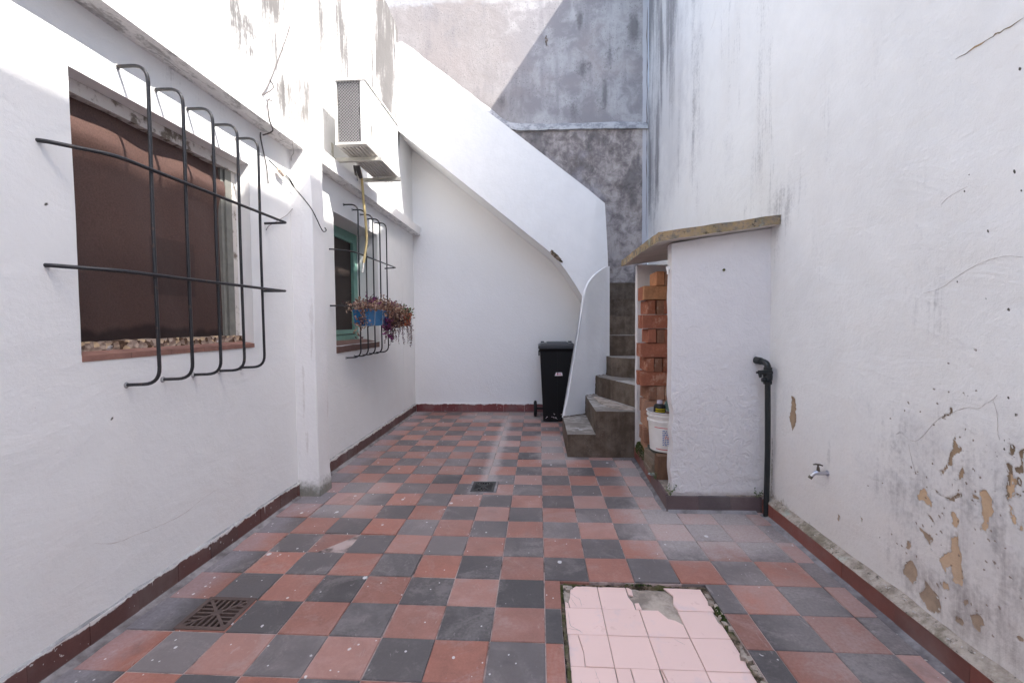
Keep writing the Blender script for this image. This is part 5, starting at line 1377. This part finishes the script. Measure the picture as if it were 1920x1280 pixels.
# ================================================================ window grilles
def grille(name, ybars, zt, zb, hz, yh0, yh1, xf, label, ns):
    t = thing(name, (XL, ybars[0], zb)); tag(t, label, 'window grille', 'window grilles')
    xin = XL-0.03
    off = Vector((XL, ybars[0], zb))
    for i, y in enumerate(ybars):
        bm = bmesh.new(); d = random.uniform(-0.004, 0.004)
        pts = bend([(xin, y+0.008, zt), (xf+d, y, zt-0.004), (xf+d, y-0.004, (zt+zb)/2), (xf+d, y, zb+0.004), (xin, y-0.012, zb)], 0.065, 7)
        tube(bm, [p-off for p in pts], 0.0068 if ns else 0.0062, 10); finish('bar', bm, M['iron'], t, 60)
    for k, z in enumerate(hz):
        bm = bmesh.new(); x2 = xf + 0.0145
        a, b = yh0[k], yh1[k]
        pts = bend([(xin, a, z+0.004), (XL+0.018, a+0.006, z+0.002), (x2, a+0.13, z-0.004), (x2, b-0.02, z-0.004), (x2-0.002, b+0.02, z-0.002), (xin, b+0.035, z)], 0.05, 6)
        if not ns: pts = bend([(xin, a, z), (XL+0.03, a+0.004, z), (x2, a+0.14, z), (x2, b-0.04, z), (x2, b, z), (xin, b+0.06, z)], 0.05, 6)
        tube(bm, [p-off for p in pts], 0.0070 if ns else 0.0062, 10); finish('crossbar', bm, M['iron'], t, 60)
    # welds and plaster chips where the bars enter the wall
    bm = bmesh.new()
    for y in ybars:
        for z in (zt, zb): lathe(bm, [(0.0, -0.012), (0.016+random.random()*0.008, -0.010), (0.009, 0.0045), (0.0, 0.004)], Vector((XL+0.0005, y+(0.008 if z == zt else -0.011), z))-off, 9, axis='x')
    finish('mortar_collar', bm, M['fillet'], t, 60)
    return t
grille('window_grille', [1.697, 1.872, 2.046, 2.217, 2.386], 2.146, 0.918, [1.748, 1.348], [1.402, 1.406], [2.60, 2.575], -1.487, 'large black iron grille over the brown window nearest the camera', True)
grille('window_grille', [3.740, 3.916, 4.092, 4.268, 4.446], 2.142, 0.866, [1.730, 1.293], [3.468, 3.457], [4.69, 4.69], -1.495, 'smaller black iron grille on the green window carrying the planters', False)

# ================================================================ planters
LM = [M['leaf_brown'], M['leaf_purple'], M['leaf_green'], M['leaf_dark'], M['leaf_tan']]
def leaf(bm, p, d, up, l, w, mi):
    d = d.normalized(); s = d.cross(up)
    s = s.normalized() if s.length > 1e-4 else d.orthogonal().normalized()
    u = s.cross(d)
    a = bm.verts.new(p); b = bm.verts.new(p + d*l*0.5 + s*w + u*l*0.12); c = bm.verts.new(p + d*l + u*(-l*0.10)); e = bm.verts.new(p + d*l*0.5 - s*w + u*l*0.12); m_ = bm.verts.new(p + d*l*0.5)
    for f in ((a, b, m_), (b, c, m_), (c, e, m_), (e, a, m_)):
        bm.faces.new(f).material_index = mi
def rv(): return Vector((random.gauss(0, 1), random.gauss(0, 1), random.gauss(0, 1))).normalized()
pl1 = thing('planter', (-1.425, 3.86, 1.135)); tag(pl1, 'blue plastic trough of trailing brown and purple plants hung on the grille', 'planter')
bm = bmesh.new(); taper(bm, 0.055, 0.26, 0.066, 0.275, 0.0, 0.13); bevel(bm, 0.008, 2)
taper(bm, 0.071, 0.28, 0.071, 0.28, 0.118, 0.133); finish('trough', bm, M['blue_pot'], pl1, 40)
bm = bmesh.new(); taper(bm, 0.062, 0.27, 0.062, 0.27, 0.1335, 0.137); finish('soil', bm, M['soil'], pl1)
bm = bmesh.new()
for y in (-0.15, 0.04):
    tube(bm, bend([(-0.072, y, 0.165), (-0.06, y, 0.15), (0.073, y, 0.136), (0.068, y, 0.004), (-0.07, y, -0.006)], 0.012, 3), 0.0028, 6)
finish('wire_hanger', bm, M['pale_wire'], pl1, 60)
random.seed(11)
bm = bmesh.new()
def mass(bm, n, cy, sy, cz, sz, cx=0.0, sx=0.06, mats=(0, 0, 0, 4, 3), l=(0.014, 0.03)):
    for _ in range(n):
        p = Vector((cx + random.gauss(0, sx), cy + random.gauss(0, sy), cz + random.gauss(0, sz)))
        ll = random.uniform(*l); leaf(bm, p, rv() + Vector((0.4, 0, 0.3)), rv(), ll, ll*0.34, random.choice(mats))
mass(bm, 520, -0.22, 0.09, 0.155, 0.022, 0.0, 0.05, (0, 4, 4, 0, 3)); mass(bm, 700, 0.08, 0.12, 0.170, 0.030, 0.02, 0.05)
mass(bm, 1300, 0.34, 0.12, 0.12, 0.045, 0.045, 0.045, (0, 0, 3, 0, 4)); mass(bm, 750, 0.36, 0.09, 0.05, 0.04, 0.06, 0.03, (0, 3, 3, 0)); mass(bm, 140, -0.30, 0.035, 0.06, 0.06, 0.0, 0.03, (3, 0, 4))
def strand(bm, p, ln, sway, mats, lw=0.3, l=(0.010, 0.020), step_=0.012, out=0.02):
    p = Vector(p); d = Vector((random.uniform(0.2, 1)*out*20, random.uniform(-0.4, 0.4), -0.2)); n = int(ln/0.018); pts = [p.copy()]
    for i in range(n):
        d = d*0.86 + Vector((random.gauss(0, 0.10), random.gauss(0, sway), -0.22)); d.x = max(min(d.x, 0.5), -0.4)
        p = p + d.normalized()*0.018; pts.append(p.copy())
        for q in range(2):
            ll = random.uniform(*l); leaf(bm, p + rv()*0.004, rv() + Vector((0, 0, -0.15)), rv(), ll, ll*lw, random.choice(mats))
    if len(pts) > 2: tube(bm, pts, 0.0014, 4, 3, False)
for i in range(26): strand(bm, (0.055 + random.gauss(0, 0.02), random.uniform(0.18, 0.58), 0.08 + random.gauss(0, 0.03)), random.uniform(0.10, 0.30), 0.14, (0, 3, 3, 3), 0.32)
for i in range(9): strand(bm, (0.03, random.uniform(-0.34, -0.22), 0.13), random.uniform(0.06, 0.18), 0.12, (0, 4, 3), 0.32)
for i in range(4): strand(bm, (0.06, 0.10+0.05*i, 0.05), random.uniform(0.10, 0.20), 0.08, (1, 1, 3), 0.34, (0.026, 0.045), out=0.01)
def rosette(bm, c, n, l, mi, updir=(0, 0, 1)):
    for i in range(n):
        a = 2*math.pi*i/n + random.uniform(-0.3, 0.3); e = random.uniform(0.15, 1.1)
        d = Vector((math.cos(a)*math.cos(e), math.sin(a)*math.cos(e), math.sin(e))); leaf(bm, Vector(c) + d*0.004, d, Vector((0, 0, 1)), random.uniform(0.7, 1.1)*l, l*0.16, mi)
for c in ((0.03, -0.10, 0.175), (0.05, -0.02, 0.165), (0.02, -0.04, 0.20), (0.05, 0.40, 0.19), (0.06, 0.36, 0.16), (0.07, 0.13, 0.03), (0.07, 0.16, -0.03), (0.075, 0.21, -0.12), (0.07, 0.24, 0.02)):
    rosette(bm, c, 13, 0.058, 1)
for i in range(5): strand(bm, (0.0, -0.16+0.02*i, 0.20), 0.03, 0.1, (3, 1), 0.3)
for i in range(3):
    p0 = Vector((0.0, -0.13+0.03*i, 0.17)); q = p0 + Vector((random.uniform(-0.02, 0.04), random.uniform(-0.06, 0.03), random.uniform(0.07, 0.11)))
    tube(bm, [p0, (p0+q)/2 + Vector((0, 0.01, 0)), q], 0.0015, 4, 3, False)
    for k in range(6): leaf(bm, p0.lerp(q, 0.4+0.12*k), rv(), rv(), 0.022, 0.006, random.choice((3, 1)))
finish('foliage', bm, LM, pl1, 60)
pl2 = thing('flower_pot', (-1.375, 4.62, 1.125)); tag(pl2, 'terracotta pot of green and brown plants at the far end of the grille', 'flower pot')
bm = bmesh.new(); lathe(bm, [(0.0, 0.0), (0.050, 0.0), (0.053, 0.003), (0.067, 0.100), (0.074, 0.101), (0.076, 0.132), (0.069, 0.133), (0.066, 0.115), (0.0, 0.115)], n=28); finish('pot', bm, M['terracotta'], pl2, 35)
bm = bmesh.new(); lathe(bm, [(0.0, 0.1155), (0.066, 0.1155), (0.0, 0.122)], n=16); finish('soil', bm, M['soil'], pl2)
bm = bmesh.new()
mass(bm, 300, -0.07, 0.05, 0.125, 0.035, 0.01, 0.04, (0, 0, 3, 2)); mass(bm, 170, -0.01, 0.04, 0.145, 0.015, 0.0, 0.035, (2, 2, 2, 0))
for c in ((0.0, -0.03, 0.13), (0.02, 0.02, 0.125), (-0.02, 0.0, 0.13), (0.01, -0.07, 0.14)): rosette(bm, c, 14, 0.05, 2)
for i in range(10): strand(bm, (0.03 + random.gauss(0, 0.02), random.uniform(-0.12, 0.05), 0.10), random.uniform(0.16, 0.34), 0.13, (3, 3, 0), 0.32)
finish('foliage', bm, LM, pl2, 60)

# ================================================================ air conditioner
ac = thing('air_conditioner', (-1.38, 3.73, 2.47)); tag(ac, 'white outdoor air conditioner unit on brackets high on the house wall', 'air conditioner')
ax0, ax1, ay0, ay1, H = -0.108, 0.118, -0.39, 0.39, 0.475
bm = bmesh.new()
box(bm, ax1-0.022, ax1, ay0, ay1, 0.014, H-0.014)          # front panel
box(bm, ax0, ax1-0.0225, ay1-0.02, ay1, 0.014, H-0.014)
box(bm, ax0, ax0+0.014, ay0, ay0+0.06, 0.014, H-0.014); box(bm, ax1-0.034, ax1-0.0225, ay0, ay0+0.05, 0.014, H-0.014)
bevel(bm, 0.004, 2); cas = finish('casing', bm, M['ac_white'], ac, 40)
bm = bmesh.new(); box(bm, ax0-0.008, ax1+0.008, ay0-0.008, ay1+0.008, H-0.014, H); bevel(bm, 0.005, 2); finish('top_cover', bm, M['ac_white'], ac, 40)
bm = bmesh.new(); box(bm, ax0-0.002, ax1+0.004, ay0-0.004, ay1+0.004, 0.0, 0.016)
for i in range(7): box(bm, ax0+0.02+i*0.028, ax0+0.034+i*0.028, ay0+0.04, ay1-0.04, -0.006, 0.0005)
bevel(bm, 0.002, 1); finish('base_pan', bm, M['ac_pan'], ac, 40)
bm = bmesh.new(); box(bm, ax0+0.02, ax1-0.036, ay0+0.012, ay0+0.05, 0.02, H-0.016)
finish('coil', bm, M['fins'], ac)
bm = bmesh.new(); x0_, x1_ = ax0+0.014, ax1-0.034; yg = ay0+0.004; ww = x1_-x0_; hh = H-0.03
k = -hh
while k < ww:
    for s in (1, -1):
        pts = []
        for t in np.linspace(0, hh, 24):
            xx = k + t if s > 0 else k + hh - t
            if 0 <= xx <= ww: pts.append((x0_+xx, yg - 0.001*s, 0.016+t))
        if len(pts) > 1: tube(bm, [pts[0], pts[-1]], 0.0012, 4, 0, False)
    k += 0.022
finish('wire_guard', bm, M['guard'], ac)
bm = bmesh.new()
for cz in (0.245,):
    for rr in np.linspace(0.03, 0.20, 9):
        tube(bm, [(ax1+0.004, -0.08+rr*math.cos(a), cz+rr*math.sin(a)) for a in np.linspace(0, 2*math.pi, 33)], 0.0022, 5, 0, False)
    for a in np.linspace(0, 2*math.pi, 9)[:-1]: tube(bm, [(ax1+0.003, -0.08+0.02*math.cos(a), cz+0.02*math.sin(a)), (ax1+0.003, -0.08+0.205*math.cos(a), cz+0.205*math.sin(a))], 0.003, 5)
finish('fan_grille', bm, M['ac_white'], ac, 60)
bm = bmesh.new(); box(bm, ax1-0.001, ax1+0.0008, ay0+0.115, ay0+0.128, 0.10, 0.34); finish('handle_slot', bm, M['ac_dark'], ac)
for y in (-0.17, 0.335):
    bm = bmesh.new(); box(bm, XL+1.38-0.01, ax1+0.035, y-0.018, y+0.018, -0.048, -0.044); box(bm, XL+1.38-0.01, ax1+0.035, y+0.014, y+0.018, -0.044, -0.0075)
    box(bm, XL+1.38-0.002, XL+1.38+0.004, y-0.018, y+0.018, -0.40 if False else -0.082, 0.10)
    bevel(bm, 0.001, 1); finish('bracket', bm, M['bracket'], ac)
# drain hose
hs_ = thing('drain_hose', (-1.50, 3.80, 2.44)); tag(hs_, 'yellowed drain hose dangling from the air conditioner to the grille', 'hose')
hp = [(-1.50,3.80,2.472),(-1.495,3.846,2.383),(-1.49,3.87,2.187),(-1.485,3.893,2.012),(-1.475,3.880,1.873),(-1.47,3.815,1.726),(-1.47,3.785,1.66)]
bm = bmesh.new(); tube(bm, [p - Vector((-1.50, 3.80, 2.44)) for p in smoothline(hp, 8)], 0.0105, 10); finish('hose', bm, M['hose'], hs_, 60)
bm = bmesh.new(); tube(bm, [Vector((0.03, -0.015, -0.775)), Vector((0.028, -0.035, -0.86))], 0.008, 8); finish('end_piece', bm, M['hose_tip'], hs_, 60)
bm = bmesh.new(); tube(bm, [(-0.005, -0.02, 0.03), (0.0, 0.02, -0.035), (0.004, 0.035, -0.06)], [0.020, 0.018, 0.013], 10); tube(bm, [(-0.03, -0.02, 0.03), (-0.02, 0.0, -0.09)], 0.010, 8); finish('connector', bm, M['grey_wire'], hs_, 60)

# ================================================================ loose wires on the house wall
def wire(name, runs, r, mat, label, extra=None):
    t = thing(name, Vector(runs[0][0])); tag(t, label, 'cable'); o = t.location
    for q in runs:
        bm = bmesh.new(); tube(bm, [p-o for p in smoothline(q, 6)], r, 6); finish('strand', bm, mat, t, 60)
    return t
wire('cable', [[(-1.597,2.98,3.4),(-1.59,2.969,3.261),(-1.59,2.927,3.065),(-1.59,2.838,2.879),(-1.59,2.682,2.587),(-1.585,2.597,2.474)],
    [(-1.59,2.684,2.605),(-1.58,2.705,2.566),(-1.585,2.597,2.470)],
    [(-1.508,2.56,2.42),(-1.503,2.514,2.395),(-1.502,2.522,2.300),(-1.53,2.60,2.27),(-1.602,2.620,2.255)], [(-1.602,2.60,2.262),(-1.603,2.601,2.222),(-1.603,2.646,2.091),(-1.603,2.662,1.987)]], 0.0040, M['grey_wire'], 'grey cable looping down the sunlit wall over the cornice by the pilaster')
wire('cable', [[(-1.597,2.85,3.5),(-1.59,2.841,3.173),(-1.59,2.845,3.014),(-1.59,2.845,2.785),(-1.585,2.883,2.573),(-1.56,2.87,2.42),(-1.507,2.80,2.389),(-1.507,2.775,2.262),(-1.55,2.86,2.24),(-1.603,2.925,2.22),(-1.603,2.973,2.097),(-1.603,2.975,2.01),(-1.603,2.951,1.934),(-1.603,2.864,1.855),(-1.603,2.77,1.8),(-1.603,2.655,1.737),(-1.603,2.626,1.706)]], 0.0024, M['pale_wire'], 'thin white painted wire hanging beside the pilaster down to the large grille')
t = wire('cable', [[(-1.602,2.674,2.130),(-1.595,2.72,2.112),(-1.59,2.75,2.10)], [(-1.59,2.80,2.088),(-1.585,2.86,2.07),(-1.585,2.905,2.045),(-1.53,2.905,1.98),(-1.468,2.905,1.90),(-1.454,2.95,1.84),(-1.456,3.003,1.80),(-1.458,3.05,1.779),(-1.458,3.09,1.795),(-1.460,3.075,1.810)], [(-1.59,2.80,2.095),(-1.59,2.87,2.085),(-1.58,2.915,2.04)]], 0.0034, M['black_wire'], 'black cable with beige plug connector hooked across the pilaster')
bm = bmesh.new(); o = t.location
obox(bm, Vector((-1.585,2.775,2.095))-o, (0.0, 0.030, -0.012), (0.010, 0, 0), (0, 0.006, 0.012)); obox(bm, Vector((-1.585,2.762,2.102))-o, (0.0, 0.008, 0.020), (0.007, 0, 0), (0, 0.005, -0.002))
bevel(bm, 0.002, 1); finish('plug', bm, M['connector'], t)

# ================================================================ moss and weeds
def moss(c, rx, ry, rz, n, label):
    bm = bmesh.new()
    for _ in range(n):
        d = rv(); p = Vector(c) + Vector((d.x*rx, d.y*ry, abs(d.z)*rz)); leaf(bm, p, rv()+Vector((0, 0, 1)), rv(), random.uniform(0.006, 0.014), 0.004, 0)
    return tag(finish('moss', bm, M['moss']), kind='stuff')
moss((0.800, 3.62, 0.09), 0.018, 0.16, 0.10, 900, '')
moss((0.711, 1.80, -0.012), 0.006, 0.045, 0.006, 110, '')
moss((0.43, 1.9895, -0.014), 0.06, 0.002, 0.004, 60, '')
def weed(loc, n, hgt, label):
    bm = bmesh.new()
    for i in range(n):
        a = random.uniform(0, 6.28); tip = Vector((math.cos(a)*hgt*0.5, math.sin(a)*hgt*0.5, hgt*random.uniform(0.5, 1)))
        tube(bm, [Vector((0, 0, 0)), tip*0.55 + Vector((0, 0, hgt*0.12)), tip], 0.0011, 4, 0, False)
        for k in range(4): leaf(bm, tip*(0.4+0.2*k), rv()+Vector((0, 0, 0.3)), rv(), 0.014, 0.0045, 0)
    o = finish('weed', bm, M['weed']); o.location = loc; return tag(o, label, 'weed')
weed((0.795, 2.782, 0.092), 7, 0.07, 'small green weed growing at the bottom corner of the hut')
weed((0.775, 3.05, 0.098), 5, 0.07, 'little weed growing by the upright brick on the hut kerb')
weed((1.30, 2.765, 0.09), 4, 0.05, 'tiny weed behind the black pipe at the wall foot')
